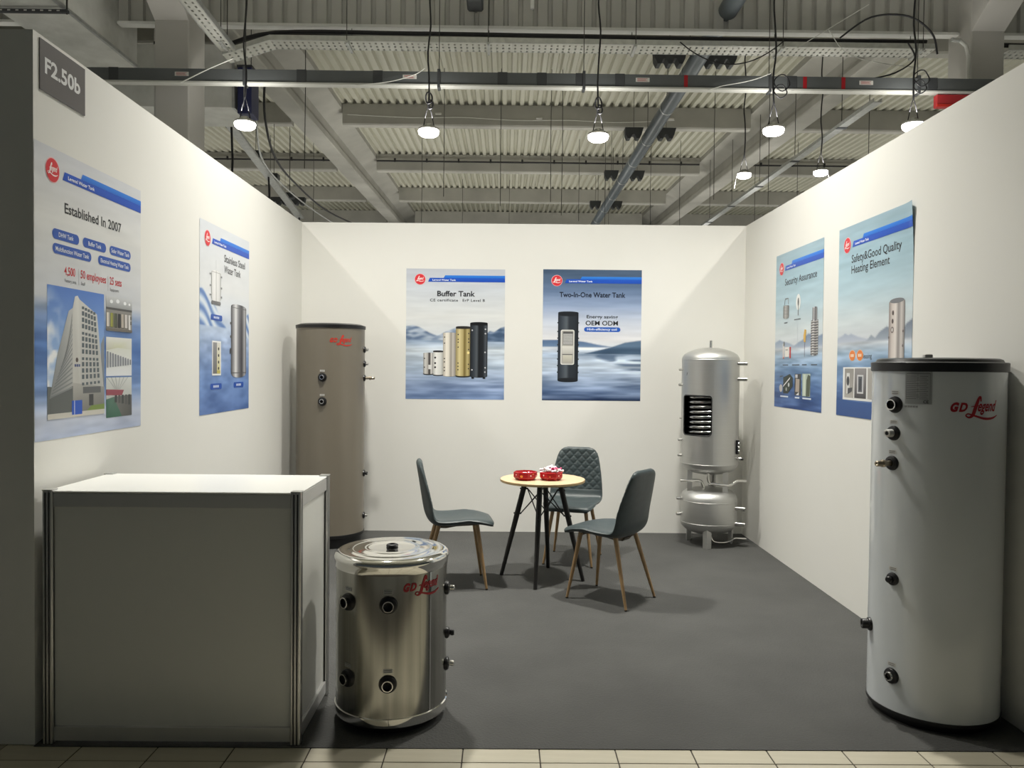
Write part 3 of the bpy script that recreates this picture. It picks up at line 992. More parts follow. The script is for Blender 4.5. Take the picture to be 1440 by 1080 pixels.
class Poster:
    LAY = 0.0007
    def __init__(self, fn, w, h, label, flip=False, curl=0.0):
        self.fn, self.w, self.h, self.flip, self.curl = fn, w, h, flip, curl
        self.root = thing('poster', fn(w / 2, 0, 0), label, 'poster', None)
    def at(self, u, v, lay):
        d = 0.0012 + lay * self.LAY
        if self.curl:
            t_ = max(0.0, u / self.w + 0.35 * v / self.h - 1.22)
            d += self.curl * t_ * t_ * 60
        return self.fn(u, v, d)
    def art(self):
        return Art(self)
    def background(self, fn):
        a = self.art()
        a.grid(0, 0, self.w, self.h, 110, 150, fn, 0)
        o = a.build('paper', self.root)
        return o
    def header(self, u_text1=0.45):
        w = self.w
        a = self.art()
        a.disc(0.125, 1.088, 0.051, (243, 190, 192), 1)
        a.disc(0.125, 1.088, 0.047, (222, 52, 62), 2)
        s = 0.105
        vs = [(0.125 + (p[0] - 0.63) * s, 1.084 + p[1] * s * 1.1) for p in BADGE[0]]
        a.shape((vs, BADGE[1]), (255, 240, 238), 3)
        a.build('round_logo', self.root, 'red round logo with white script')
        a = self.art()
        n_ = 14
        for k in range(n_):
            for (l0, l1, va, vb, c0, c1, lay) in ((0.197, 0.213, 1.066, 1.102, (26, 78, 186), (32, 88, 198), 1), (0.338, 0.352, 1.102, 1.126, (34, 110, 215), (54, 134, 226), 1.5)):
                lo = [l0 + (w - l0) * t_ / n_ for t_ in (k, k + 1)]
                hi = [l1 + (w - l1) * t_ / n_ for t_ in (k, k + 1)]
                a.poly([(lo[0], va), (lo[1], va), (hi[1], vb), (hi[0], vb)], [c0, c0, c1, c1], lay)
        a.build('blue_banner', self.root, 'blue stepped banner strip')
        a = self.art()
        a.text('Legend Water Tank', 0.237, 1.076, u_text1, 0.0145, (245, 248, 255), 2.5, 0.02)
        a.build('banner_lettering', self.root, 'white lettering on the blue banner')

def streaks(U, V, seed, ku, kv):
    n = 0.55 * vnoise(U * ku + 7, V * kv + 3, seed) + 0.3 * vnoise(U * ku * 2.3 + 1, V * kv * 2.1, seed + 100) + 0.15 * vnoise(U * ku * 4 + 5, V * kv * 3.4, seed + 200)
    return np.clip((n - 0.5) * 1.7 + 0.5, 0, 1)
def soft(d, wd=0.010):
    """soft-edged mask of where d is positive"""
    return np.clip(d / wd + 0.5, 0, 1)

def left_fn(y0, z0):
    def f(u, v, d):
        y = y0 + u
        return Vector((wall_left_x(y) + d, y, z0 + v))
    return f
def right_fn(y0, z0):
    return lambda u, v, d: Vector((XR - d, y0 - u, z0 + v))
def back_fn(x0, z0):
    return lambda u, v, d: Vector((x0 + u, YB - 0.012 * (x0 + u - XL0) / (XR - XL0) - d, z0 + v))

INK = (38, 40, 46)
BLUE = (36, 84, 176)
RED = (205, 42, 52)

# ---- left wall, front poster
P = Poster(left_fn(3.062, 1.19), 0.897, 1.178, 'tall poster of a factory tower, nearest on the left wall')
def fn(U, V):
    c = ramp(V, [(0, (172, 184, 212)), (0.08, (196, 204, 224)), (0.2, (120, 150, 200)), (0.38, (70, 112, 178)), (0.5, (120, 148, 196)), (0.58, (205, 208, 214)), (0.9, (224, 224, 222)), (1.18, (214, 216, 222))])
    n = streaks(U, V, 3, 3, 26)
    c = c + (n[..., None] - 0.5) * np.where(V < 0.55, 46, 10)[..., None]
    low = np.clip((0.16 - V) / 0.1, 0, 1) * streaks(U, V, 5, 5, 9)
    return c * (1 - low[..., None] * 0.5) + np.array((228, 232, 242)) * low[..., None] * 0.5
P.background(fn)
P.header()
a = P.art()
a.line('headline', 'Established In 2007', 0.213, 0.934, 0.695, 0.041, INK, 1, 0.014)
a = P.art()
for s, u0, u1, v0 in (('DHW Tank', 0.122, 0.323, 0.816), ('Buffer Tank', 0.352, 0.552, 0.816), ('Solar Water Tank', 0.585, 0.789, 0.816), ('Multifunction Water Tank', 0.124, 0.423, 0.757), ('Electrical Heating Water Tank', 0.481, 0.789, 0.757)):
    a.pill(u0, v0, u1, v0 + 0.042, BLUE, 1)
    wd = (u1 - u0) * (0.55 if len(s) < 12 else 0.86)
    m_ = (u0 + u1) / 2
    a.line('pill_lettering', s, m_ - wd / 2, v0 + 0.012, m_ + wd / 2, 0.018, (235, 240, 250), 2, 0.012)
a.build('blue_pill', P.root)
a = P.art()
for s, s2, u0, u1, u2 in (('4,500', 'Factory area', 0.209, 0.292, 0.300), ('50 employees', 'Staff', 0.335, 0.551, 0.372), ('25 sets', 'Equipments', 0.585, 0.698, 0.672)):
    a.line('figure_lettering', s, u0, 0.678, u1, 0.034, RED, 1, 0.012)
    a.line('small_lettering', s2, u0 + 0.003, 0.648, u2, 0.014, (90, 92, 96), 1)
for u in (0.318, 0.568):
    a.rect(u, 0.645, u + 0.002, 0.715, (150, 150, 155), 1)
a.build('divider_line', P.root)
# photo of the tower
a = P.art()
def sky(U, V):
    c = ramp(V, [(0.09, (225, 228, 232)), (0.35, (150, 182, 226)), (0.62, (84, 128, 206))])
    cl = np.clip((vnoise(U * 16, V * 18, 11) * 0.6 + vnoise(U * 36, V * 40, 12) * 0.4 - 0.42) * 4, 0, 1) * np.clip((0.33 - U + 0.9 * (0.42 - V)) * 4, 0, 1)
    return c * (1 - cl[..., None]) + np.array((240, 242, 246)) * cl[..., None]
a.grid(0.085, 0.09, 0.533, 0.626, 44, 52, sky, 1)
a.poly([(0.085, 0.10), (0.30, 0.10), (0.30, 0.19), (0.098, 0.215), (0.085, 0.215)], [(96, 100, 98)] * 5, 1.4)
a.poly([(0.098, 0.16), (0.271, 0.11), (0.271, 0.545), (0.24, 0.53), (0.16, 0.355)], [(128, 130, 130), (160, 160, 156), (196, 196, 192), (186, 187, 186), (150, 153, 154)], 2)
a.poly([(0.271, 0.11), (0.335, 0.11), (0.325, 0.585), (0.309, 0.600), (0.288, 0.595), (0.271, 0.545)], [(186, 184, 178), (182, 180, 174), (214, 213, 208), (222, 221, 216), (218, 217, 212), (206, 205, 200)], 2)
a.poly([(0.335, 0.11), (0.533, 0.11), (0.527, 0.20), (0.469, 0.53), (0.325, 0.585)], [(176, 176, 172), (168, 168, 164), (188, 188, 185), (206, 206, 203), (214, 213, 209)], 2)
a.poly([(0.50, 0.20), (0.533, 0.20), (0.533, 0.44), (0.505, 0.40)], [(120, 128, 136), (120, 128, 136), (140, 146, 152), (132, 138, 146)], 1.8)
for k in range(16):                      # storeys of the tower's long side, as printed
    t1 = 0.205 + k * 0.0205
    ul = 0.104 + k * 0.0085
    a.poly([(ul, 0.168 + k * 0.0135), (0.266, t1), (0.266, t1 + 0.007), (ul, 0.174 + k * 0.0135)], [(116, 120, 122), (134, 137, 137), (134, 137, 137), (116, 120, 122)], 2.5)
for r_ in range(13):
    v_ = 0.215 + r_ * 0.0275
    for k in range(5):
        x0 = 0.342 + k * (0.033 - 0.0008 * r_)
        dv = -(k * 0.0045) * (r_ - 3) / 9
        a.rect(x0, v_ + dv, x0 + 0.019, v_ + dv + (0.019 if r_ % 4 else 0.012), (88, 98, 104), 2.5)
a.poly([(0.271, 0.10), (0.533, 0.10), (0.533, 0.205), (0.271, 0.228)], [(120, 118, 112), (110, 110, 106), (150, 149, 145), (176, 174, 168)], 2.2)
a.poly([(0.10, 0.10), (0.271, 0.10), (0.271, 0.215), (0.098, 0.165)], [(92, 96, 94)] * 4, 2.2)
a.rect(0.40, 0.125, 0.437, 0.175, (58, 60, 62), 2.6)
a.rect(0.35, 0.18, 0.50, 0.208, (96, 98, 100), 2.6)
a.rect(0.085, 0.082, 0.533, 0.104, (198, 194, 184), 2.7)
a.poly([(0.38, 0.104), (0.533, 0.104), (0.533, 0.128), (0.42, 0.125)], (120, 142, 70), 2.8)
a.rect(0.262, 0.092, 0.343, 0.152, (30, 84, 186), 3)
a.rect(0.280, 0.092, 0.284, 0.152, (220, 226, 236), 3.2)
a.disc(0.302, 0.325, 0.010, (92, 78, 72), 3)
for k in range(3):
    a.rect(0.283 + k * 0.016, 0.296, 0.295 + k * 0.016, 0.307, (84, 96, 140), 3)
a.build('tower_photo', P.root, 'printed photo of a tall grey tower under blue sky')
a = P.art()                              # show stand with coloured tanks
a.rect(0.551, 0.463, 0.802, 0.623, (150, 150, 148), 1, (128, 122, 112))
a.rect(0.551, 0.570, 0.802, 0.623, (206, 208, 210), 1.4, (150, 152, 154))
a.rect(0.551, 0.562, 0.802, 0.572, (74, 74, 74), 1.5)
for u, v, r_ in ((0.60, 0.60, 0.014), (0.66, 0.605, 0.016), (0.73, 0.60, 0.014), (0.775, 0.598, 0.010)):
    a.disc(u, v, r_, (244, 246, 248), 1.8, r_ * 0.6)
for k, c in enumerate(((226, 218, 206), (158, 160, 70), (86, 92, 70), (44, 44, 46), (196, 186, 172), (224, 218, 214), (226, 224, 222))):
    u = 0.556 + k * 0.035
    a.tank(u, 0.482 if k < 6 else 0.475, u + 0.027, 0.548, [(0, c), (0.4, c), (1, tuple(x * 0.7 for x in c))], 2, None, (50, 48, 46))
a.rect(0.551, 0.463, 0.802, 0.474, (110, 104, 96), 2.6)
for v in (0.50, 0.525):
    a.rect(0.784, v, 0.792, v + 0.016, (44, 44, 46), 3)
a.build('stand_photo', P.root, 'printed photo of a row of coloured tanks')
a = P.art()                              # row of bright tanks
a.rect(0.551, 0.253, 0.799, 0.434, (214, 216, 200), 1, (226, 228, 232))
a.poly([(0.551, 0.372), (0.66, 0.386), (0.799, 0.38), (0.799, 0.434), (0.551, 0.434)], [(196, 194, 180), (206, 208, 178), (214, 214, 206), (226, 226, 222), (232, 232, 230)], 1.3)
for k in range(10):
    u = 0.553 + k * 0.0245
    h_ = 0.368 - k * 0.004
    a.tank(u, 0.292 + k * 0.0015, u + 0.019, h_, [(0, (210, 212, 216)), (0.45, (140, 144, 152)), (0.7, (86, 90, 100)), (1, (190, 192, 198))], 2)
a.build('showroom_photo', P.root, 'printed photo of a long row of bright tanks')
a = P.art()                              # workshop
a.rect(0.551, 0.060, 0.799, 0.246, (214, 216, 212), 1, (150, 152, 148))
a.poly([(0.551, 0.060), (0.70, 0.060), (0.62, 0.155), (0.551, 0.145)], [(38, 92, 70), (50, 100, 78), (90, 120, 106), (60, 104, 86)], 1.5)
a.poly([(0.70, 0.060), (0.799, 0.060), (0.799, 0.16), (0.62, 0.155)], [(90, 90, 86), (70, 72, 70), (100, 100, 96), (120, 120, 116)], 1.5)
a.poly([(0.551, 0.165), (0.70, 0.160), (0.72, 0.185), (0.551, 0.192)], [(150, 70, 84)] * 4, 1.8)
for k in range(6):
    a.poly([(0.555 + k * 0.04, 0.246), (0.562 + k * 0.04, 0.246), (0.64 + k * 0.008, 0.19), (0.636 + k * 0.008, 0.19)], (172, 176, 174), 1.9)
for k in range(5):
    a.rect(0.63 + k * 0.033, 0.128 - k * 0.004, 0.652 + k * 0.033, 0.162, (64 + 22 * (k % 2), 66 + 20 * (k % 2), 66 + 18 * (k % 2)), 2)
a.build('workshop_photo', P.root, 'printed photo of a workshop hall with green floor')

STEEL = [(0, (70, 70, 74)), (0.15, (150, 150, 154)), (0.3, (232, 232, 234)), (0.5, (120, 120, 126)), (0.7, (62, 62, 68)), (0.88, (176, 176, 180)), (1, (96, 96, 100))]
# ---- left wall, rear poster
P = Poster(left_fn(4.726, 1.192), 0.918, 1.19, 'poster of stainless tanks, second one on the left wall')
def fn(U, V):
    c = ramp(V, [(0, (84, 116, 176)), (0.2, (108, 140, 196)), (0.42, (160, 182, 220)), (0.55, (190, 206, 230)), (0.65, (216, 222, 232)), (0.8, (224, 226, 228)), (1.19, (214, 218, 224))])
    n = streaks(U, V, 23, 5, 20) * 0.6 + vnoise(U * 9, V * 9, 24) * 0.4
    c = c + (n[..., None] - 0.5) * np.interp(V, [0, 0.45, 0.65], [40, 90, 8])[..., None]
    # the blue hills, left and right
    hl = 0.77 - 0.20 * (U / 0.42) ** 1.4 + 0.012 * np.sin(U * 30)
    hr = 0.56 + 0.12 * np.clip((U - 0.62) / 0.3, 0, 1)
    mask = ((V < hl) & (V > 0.55) & (U < 0.5)) | ((V < hr) & (V > 0.5) & (U > 0.62))
    st = 0.5 + 0.5 * np.sin((V + U * 0.55 - 0.02 * np.sin(U * 18)) * 64)
    hc = ramp(st, [(0, (96, 130, 188)), (0.5, (168, 190, 222)), (1, (222, 230, 240))])
    mk = np.maximum(np.minimum(np.minimum(soft(hl - V), soft(V - 0.55)), soft(0.5 - U)), np.minimum(np.minimum(soft(hr - V), soft(V - 0.5)), soft(U - 0.62)))[..., None]
    return c * (1 - mk) + hc * mk
P.background(fn)
P.header()
a = P.art()
a.line('headline', 'Stainless Steel', 0.417, 0.982, 0.828, 0.046, INK, 1, 0.010)
a.line('headline', 'Water Tank', 0.417, 0.912, 0.735, 0.046, INK, 1, 0.010)
PALE = [(0, (150, 150, 150)), (0.08, (226, 226, 226)), (0.42, (240, 240, 240)), (0.5, (196, 196, 196)), (0.6, (236, 236, 236)), (0.92, (214, 214, 214)), (1, (140, 140, 140))]
a = P.art()
a.tank(0.188, 0.700, 0.352, 0.918, PALE, 2, None, None, 0.03)
a.poly([(0.19, 0.892), (0.35, 0.892), (0.35, 0.8945), (0.19, 0.8945)], (150, 150, 152), 2.4)
a.rect(0.267, 0.915, 0.2695, 0.972, (150, 152, 156), 2)
for v in (0.742, 0.80, 0.872):
    a.rect(0.160, v, 0.188, v + 0.009, (150, 152, 156), 2)
    a.rect(0.352, v - 0.004, 0.376, v + 0.008, (130, 132, 136), 2)
a.pill(0.19, 0.690, 0.35, 0.712, (110, 110, 112), 2.6, 0.01)
a.build('printed_tank', P.root, 'printed picture of a pale bare tank')
a = P.art()
a.tank(0.545, 0.222, 0.855, 0.735, STEEL, 2, None, None, 0.03)
a.poly([(0.548, 0.695), (0.852, 0.695), (0.852, 0.699), (0.548, 0.699)], (90, 90, 94), 2.5)
a.poly([(0.548, 0.252), (0.852, 0.252), (0.852, 0.257), (0.548, 0.257)], (80, 80, 84), 2.5)
for v in (0.58, 0.49, 0.405):
    a.rect(0.527, v, 0.547, v + 0.016, (96, 98, 102), 1.9)
a.disc(0.53, 0.40, 0.012, (70, 72, 76), 1.9, 0.02)
a.build('printed_tank', P.root, 'printed picture of a tall polished tank')
a = P.art()
a.rect(0.203, 0.240, 0.358, 0.460, (240, 240, 238), 1.5)
a.rect(0.216, 0.252, 0.30, 0.450, (150, 150, 152), 2, (110, 110, 112))
a.rect(0.285, 0.252, 0.345, 0.450, (226, 224, 216), 2.3, (214, 206, 150))
for v in (0.285, 0.325, 0.368, 0.41):
    a.disc(0.313, v, 0.011, (44, 44, 48), 2.8, 0.010)
a.rect(0.285, 0.252, 0.345, 0.272, (196, 184, 96), 2.6)
a.build('printed_tank', P.root, 'printed detail of tank connections in a white frame')
a = P.art()
for u0, v0, u1, v1 in ((0.179, 0.590, 0.380, 0.626), (0.178, 0.152, 0.372, 0.189), (0.600, 0.154, 0.801, 0.191)):
    a.pill(u0, v0, u1, v1, BLUE, 1.5, 0.012)
    for k in range(4):
        uu = (u0 + u1) / 2 - 0.05 + k * 0.025
        a.rect(uu, v0 + 0.011, uu + 0.018, v1 - 0.011, (206, 216, 236), 2)
a.build('blue_pill', P.root, 'blue name pills under the pictured tanks')

# ---- back wall, left poster
P = Poster(back_fn(-0.905, 1.207), 0.896, 1.184, 'poster of five tanks in a row, left one on the back wall')
def ridge(U, pts):
    return np.interp(U, [p[0] for p in pts], [p[1] for p in pts])
def fn(U, V):
    c = ramp(V, [(0, (110, 134, 176)), (0.12, (140, 160, 196)), (0.3, (184, 200, 220)), (0.45, (206, 216, 226)), (0.53, (158, 178, 204)), (0.6, (214, 218, 222)), (0.75, (222, 224, 224)), (1.0, (206, 212, 220)), (1.18, (192, 196, 206))])
    n = streaks(U, V, 31, 3.2, 34)
    c = c + (n[..., None] - 0.5) * np.where(V < 0.55, 58, 12)[..., None]
    low = np.clip((0.14 - V) / 0.08, 0, 1)[..., None] * (vnoise(U * 5, V * 9, 36) - 0.5)[..., None] * 40
    c = c + low
    for pts, base, lo, hi, sd in (([(0, 0.66), (0.06, 0.672), (0.12, 0.655), (0.22, 0.60), (0.30, 0.57), (0.9, 0.50)], 0.535, (96, 116, 146), (186, 198, 214), 32),
                                  ([(0, 0.4), (0.24, 0.55), (0.36, 0.615), (0.46, 0.655), (0.56, 0.64), (0.7, 0.54), (0.9, 0.5)], 0.535, (128, 146, 172), (200, 208, 220), 33),
                                  ([(0, 0.4), (0.62, 0.5), (0.70, 0.56), (0.76, 0.625), (0.80, 0.615), (0.86, 0.655), (0.9, 0.665)], 0.53, (66, 88, 118), (140, 158, 184), 34)):
        m_ = np.minimum(soft(ridge(U, pts) - V), soft(V - base, 0.016))[..., None]
        st = np.clip((vnoise(U * 14 + V * 30, V * 40 - U * 12, sd) - 0.3) * 1.5 + (V - base) * 2.0, 0, 1)
        c = c * (1 - m_) + ramp(st, [(0, lo), (1, hi)]) * m_
    return c
P.background(fn)
P.header()
a = P.art()
a.line('headline', 'Buffer Tank', 0.281, 0.937, 0.625, 0.046, INK, 1, 0.026)
a.line('headline', 'CE certificate', 0.216, 0.889, 0.470, 0.023, (50, 52, 58), 1, 0.018, 0, 1.15)
a.line('headline', 'ErP Level B', 0.512, 0.889, 0.715, 0.023, (50, 52, 58), 1, 0.018, 0, 1.15)
def dots(a, spec, r_=0.006, col=(40, 40, 44), lay=3):
    for u, v in spec:
        a.disc(u, v, r_, col, lay, r_, 10)
a = P.art()
a.tank(0.159, 0.228, 0.252, 0.425, [(0, (150, 150, 150)), (0.2, (214, 212, 208)), (0.45, (180, 176, 172)), (0.55, (70, 66, 66)), (0.68, (84, 80, 80)), (0.75, (222, 220, 216)), (1, (140, 138, 136))], 2, None, (60, 60, 60))
dots(a, [(0.17, 0.37), (0.17, 0.29)])
a.rect(0.205, 0.272, 0.236, 0.312, (222, 222, 220), 2.8)
a.build('printed_tank', P.root, 'printed picture of the smallest steel tank')
a = P.art()
a.tank(0.248, 0.220, 0.340, 0.440, [(0, (190, 190, 186)), (0.3, (236, 236, 232)), (0.75, (214, 214, 210)), (1, (170, 170, 166))], 2.1, (50, 50, 52), (44, 44, 46))
dots(a, [(0.267, 0.378), (0.267, 0.328), (0.267, 0.29)], 0.009)
a.build('printed_tank', P.root, 'printed picture of a short white tank')
a = P.art()
a.tank(0.338, 0.207, 0.456, 0.611, [(0, (176, 170, 158)), (0.25, (236, 230, 218)), (0.45, (224, 218, 206)), (0.6, (150, 144, 136)), (0.75, (196, 190, 182)), (1, (136, 130, 124))], 2.2)
dots(a, [(0.351, 0.565), (0.351, 0.51), (0.351, 0.37), (0.351, 0.34), (0.351, 0.29), (0.351, 0.26)])
a.build('printed_tank', P.root, 'printed picture of a tall silver tank')
a = P.art()
a.tank(0.453, 0.212, 0.586, 0.661, [(0, (150, 136, 92)), (0.25, (214, 200, 150)), (0.5, (176, 160, 108)), (0.6, (112, 96, 50)), (0.8, (190, 176, 124)), (1, (120, 106, 64))], 2.4, (44, 42, 40), (50, 48, 40))
dots(a, [(0.475, 0.59), (0.475, 0.545), (0.475, 0.52), (0.475, 0.475), (0.475, 0.33), (0.475, 0.30), (0.475, 0.27), (0.57, 0.60), (0.57, 0.55), (0.57, 0.52), (0.57, 0.455), (0.57, 0.32), (0.57, 0.28)])
a.disc(0.567, 0.425, 0.012, (230, 214, 150), 3)
a.build('printed_tank', P.root, 'printed picture of a golden tank')
a = P.art()
a.tank(0.583, 0.200, 0.742, 0.698, [(0, (26, 30, 36)), (0.2, (52, 58, 66)), (0.4, (88, 94, 100)), (0.5, (22, 25, 30)), (0.75, (30, 34, 40)), (0.9, (84, 90, 98)), (1, (30, 34, 40))], 2.6, (18, 20, 24))
for u in (0.598, 0.70):
    a.rect(u, 0.190, u + 0.024, 0.205, (22, 24, 28), 2.5)
dots(a, [(0.602, 0.63), (0.722, 0.64), (0.722, 0.60), (0.720, 0.43), (0.602, 0.27), (0.722, 0.29), (0.720, 0.25)], 0.007, (200, 200, 204))
a.build('printed_tank', P.root, 'printed picture of the tallest black tank')

# ---- back wall, right poster
P = Poster(back_fn(0.337, 1.207), 0.897, 1.190, 'dark blue lake poster with one black tank, right one on the back wall')
def fn(U, V):
    c = ramp(V, [(0, (60, 78, 112)), (0.08, (112, 134, 172)), (0.2, (166, 184, 212)), (0.32, (196, 210, 228)), (0.42, (172, 190, 214)), (0.48, (216, 222, 230)), (0.56, (226, 226, 230)), (0.72, (204, 212, 228)), (0.86, (150, 168, 200)), (1.0, (104, 126, 160)), (1.1, (78, 100, 130)), (1.19, (74, 94, 120))])
    n = streaks(U, V, 41, 2.4, 30)
    c = c + (n[..., None] - 0.5) * np.where(V < 0.5, 84, 14)[..., None]
    pts = [(0, 0.548), (0.2, 0.552), (0.38, 0.535), (0.5, 0.51), (0.62, 0.49), (0.9, 0.47)]
    m_ = np.minimum(soft(ridge(U, pts) - V), soft(V - 0.487))[..., None]
    c = c * (1 - m_) + ramp(V, [(0.487, (112, 138, 172)), (0.55, (84, 110, 146))]) * m_
    pts = [(0, 0.3), (0.38, 0.425), (0.5, 0.455), (0.62, 0.485), (0.75, 0.53), (0.9, 0.552)]
    m_ = np.minimum(soft(ridge(U, pts) - V), soft(V - 0.425))[..., None]
    c = c * (1 - m_) + ramp(np.clip(vnoise(U * 5 + 3, V * 30, 43) * 0.6 + (V - 0.42) * 4, 0, 1), [(0, (44, 66, 92)), (1, (104, 130, 158))]) * m_
    e = vnoise(U * 7, V * 46, 44)
    rf = np.minimum(np.minimum(soft(0.425 - V, 0.02), soft(V - 0.425 + (U - 0.40) * 0.34, 0.03)), soft(U - 0.42, 0.1)) * np.clip((e - 0.36) * 5, 0, 1)
    rf = np.maximum(rf, np.minimum(soft(0.292 - V, 0.012), soft(V - 0.276, 0.012)) * soft(U - 0.76, 0.12))[..., None] * 0.62
    return c * (1 - rf) + np.array((46, 68, 98)) * rf
P.background(fn)
P.header()
a = P.art()
a.line('headline', 'Two-In-One Water Tank', 0.150, 0.940, 0.750, 0.044, (30, 38, 56), 1, 0.024)
a.line('headline', 'Energy saving', 0.400, 0.750, 0.684, 0.028, (44, 48, 56), 1, 0.018)
a.line('headline', 'OEM ODM', 0.390, 0.686, 0.685, 0.040, (32, 34, 40), 1, 0.016)
a = P.art()
a.pill(0.377, 0.627, 0.708, 0.669, (34, 92, 190), 1)
a.line('headline', 'High-efficiency coil', 0.405, 0.640, 0.675, 0.019, (235, 240, 250), 2, 0.018)
a.build('blue_pill', P.root, 'blue pill with white lettering')
a = P.art()
a.tank(0.140, 0.182, 0.325, 0.802, [(0, (36, 42, 50)), (0.2, (62, 70, 80)), (0.42, (92, 100, 108)), (0.55, (44, 50, 58)), (0.85, (40, 46, 54)), (1, (26, 30, 36))], 1.5, (30, 34, 40), (30, 34, 40))
for v in (0.25, 0.31, 0.37, 0.44, 0.50, 0.56, 0.62, 0.70):
    a.rect(0.133, v, 0.141, v + 0.012, (60, 68, 78), 1.4)
    a.rect(0.324, v, 0.332, v + 0.012, (60, 68, 78), 1.4)
a.pill(0.165, 0.325, 0.290, 0.643, (222, 222, 216), 2.5, 0.016)
a.pill(0.174, 0.334, 0.281, 0.634, (176, 174, 168), 2.8, 0.012)
a.rect(0.187, 0.505, 0.276, 0.625, (50, 50, 52), 3)
for k in range(9):
    a.rect(0.189, 0.510 + k * 0.0125, 0.274, 0.5175 + k * 0.0125, (214, 214, 212) if k < 8 else (120, 120, 120), 3.4)
a.rect(0.178, 0.425, 0.278, 0.495, (222, 220, 214), 3, (190, 188, 182))
a.rect(0.186, 0.345, 0.270, 0.412, (206, 204, 190), 3, (178, 174, 164))
a.rect(0.182, 0.415, 0.274, 0.421, (90, 90, 90), 3.3)
a.build('printed_tank', P.root, 'printed picture of a black tank with an opened front')

# ---- right wall, rear poster
P = Poster(right_fn(6.300, 1.210), 0.942, 1.205, 'poster of small tank parts, rear one on the right wall', True)
def lake(sd, hills, hor):
    def fn(U, V):
        c = ramp(V, [(0, (62, 92, 150)), (0.15, (84, 116, 168)), (0.3, (122, 154, 192)), (0.4, (160, 184, 208)), (hor, (206, 210, 216)), (0.6, (206, 216, 220)), (0.8, (176, 202, 214)), (1.0, (160, 190, 204)), (1.2, (156, 182, 196))])
        n = streaks(U, V, sd, 3, 30)
        c = c + (n[..., None] - 0.5) * np.where(V < hor, 64, 14)[..., None]
        for pts, lo, hi in hills:
            m_ = np.minimum(soft(ridge(U, pts) - V), soft(V - hor, 0.016))[..., None]
            c = c * (1 - m_) + ramp((V - hor) / 0.1, [(0, hi), (1, lo)]) * m_
        return c
    return fn
P.background(lake(51, [([(0, 0.51), (0.1, 0.53), (0.18, 0.515), (0.3, 0.5), (0.4, 0.48), (0.95, 0.46)], (128, 150, 180), (176, 188, 204)),
                       ([(0, 0.4), (0.40, 0.47), (0.5, 0.50), (0.58, 0.515), (0.68, 0.555), (0.76, 0.55), (0.86, 0.53), (0.95, 0.545)], (108, 130, 160), (160, 174, 194))], 0.462))
P.header(0.42)
a = P.art()
a.line('headline', 'Security Assurance', 0.202, 0.950, 0.828, 0.050, (46, 54, 66), 1, 0.010)
a = P.art()
a.tank(0.175, 0.690, 0.300, 0.800, [(0, (120, 120, 120)), (0.4, (214, 212, 208)), (1, (110, 110, 110))], 2, None, None, 0.015)
for k in range(9):
    a.poly([(0.176, 0.700 + k * 0.0115), (0.299, 0.694 + k * 0.0115), (0.299, 0.698 + k * 0.0115), (0.176, 0.704 + k * 0.0115)], (96, 96, 96), 2.5)
a.shape(stroke2d([(0.20, 0.80), (0.215, 0.845), (0.28, 0.845), (0.285, 0.80)], [0.008] * 4), (110, 110, 112), 2)
a.build('printed_part', P.root, 'printed picture of a coil')
a = P.art()
a.disc(0.487, 0.80, 0.045, (232, 234, 232), 1.5, 0.06)
a.rect(0.482, 0.700, 0.494, 0.80, (110, 110, 112), 2)
a.disc(0.488, 0.80, 0.014, (96, 98, 100), 2.4, 0.032)
a.build('printed_part', P.root, 'printed picture of a probe on a pale disc')
a = P.art()
a.tank(0.760, 0.62, 0.845, 0.745, STEEL, 2, None, None, 0.01)
a.tank(0.738, 0.395, 0.868, 0.655, STEEL, 1.8, None, None, 0.01)
for k in range(13):
    a.rect(0.738, 0.405 + k * 0.0185, 0.868, 0.4135 + k * 0.0185, (92, 90, 90), 2.2)
    a.rect(0.738, 0.4135 + k * 0.0185, 0.868, 0.4175 + k * 0.0185, (214, 210, 206), 2.2)
for k in range(8):
    a.rect(0.760, 0.655 + k * 0.010, 0.845, 0.659 + k * 0.010, (120, 120, 122), 2.4)
a.build('printed_part', P.root, 'printed picture of a long ribbed coil')
a = P.art()
a.rect(0.175, 0.385, 0.215, 0.500, (226, 226, 222), 2, (200, 190, 190))
a.disc(0.205, 0.495, 0.018, (120, 122, 126), 2.2, 0.02)
a.rect(0.225, 0.395, 0.315, 0.470, (232, 228, 222), 2.1)
a.rect(0.240, 0.445, 0.29, 0.452, (150, 150, 150), 2.5)
a.rect(0.325, 0.383, 0.352, 0.470, (206, 58, 48), 2.3)
a.rect(0.186, 0.382, 0.212, 0.392, (196, 90, 80), 2.4)
a.build('printed_part', P.root, 'printed picture of a red and white gauge')
a = P.art()
a.rect(0.478, 0.42, 0.481, 0.640, (186, 196, 204), 1.6)
a.poly([(0.605, 0.500), (0.640, 0.495), (0.652, 0.585), (0.620, 0.590), (0.600, 0.545)], (214, 170, 74), 2)
a.rect(0.622, 0.39, 0.627, 0.50, (110, 96, 120), 1.8)
a.build('printed_part', P.root, 'printed picture of a rod with a yellow head')
a = P.art()
for u0, u1 in ((0.18, 0.30), (0.38, 0.53), (0.58, 0.67), (0.75, 0.86)):
    a.rect(u0, 0.328, u1, 0.336, (86, 96, 110), 1.5)
for u0, u1, v in ((0.20, 0.27, 0.655), (0.41, 0.54, 0.668)):
    a.rect(u0, v, u1, v + 0.008, (96, 104, 112), 1.5)
for u0, u1 in ((0.14, 0.31), (0.45, 0.54), (0.60, 0.76)):
    a.rect(u0, 0.082, u1, 0.093, (222, 230, 242), 1.5)
a.build('caption_line', P.root, 'tiny caption lines under the pictures')
a = P.art()
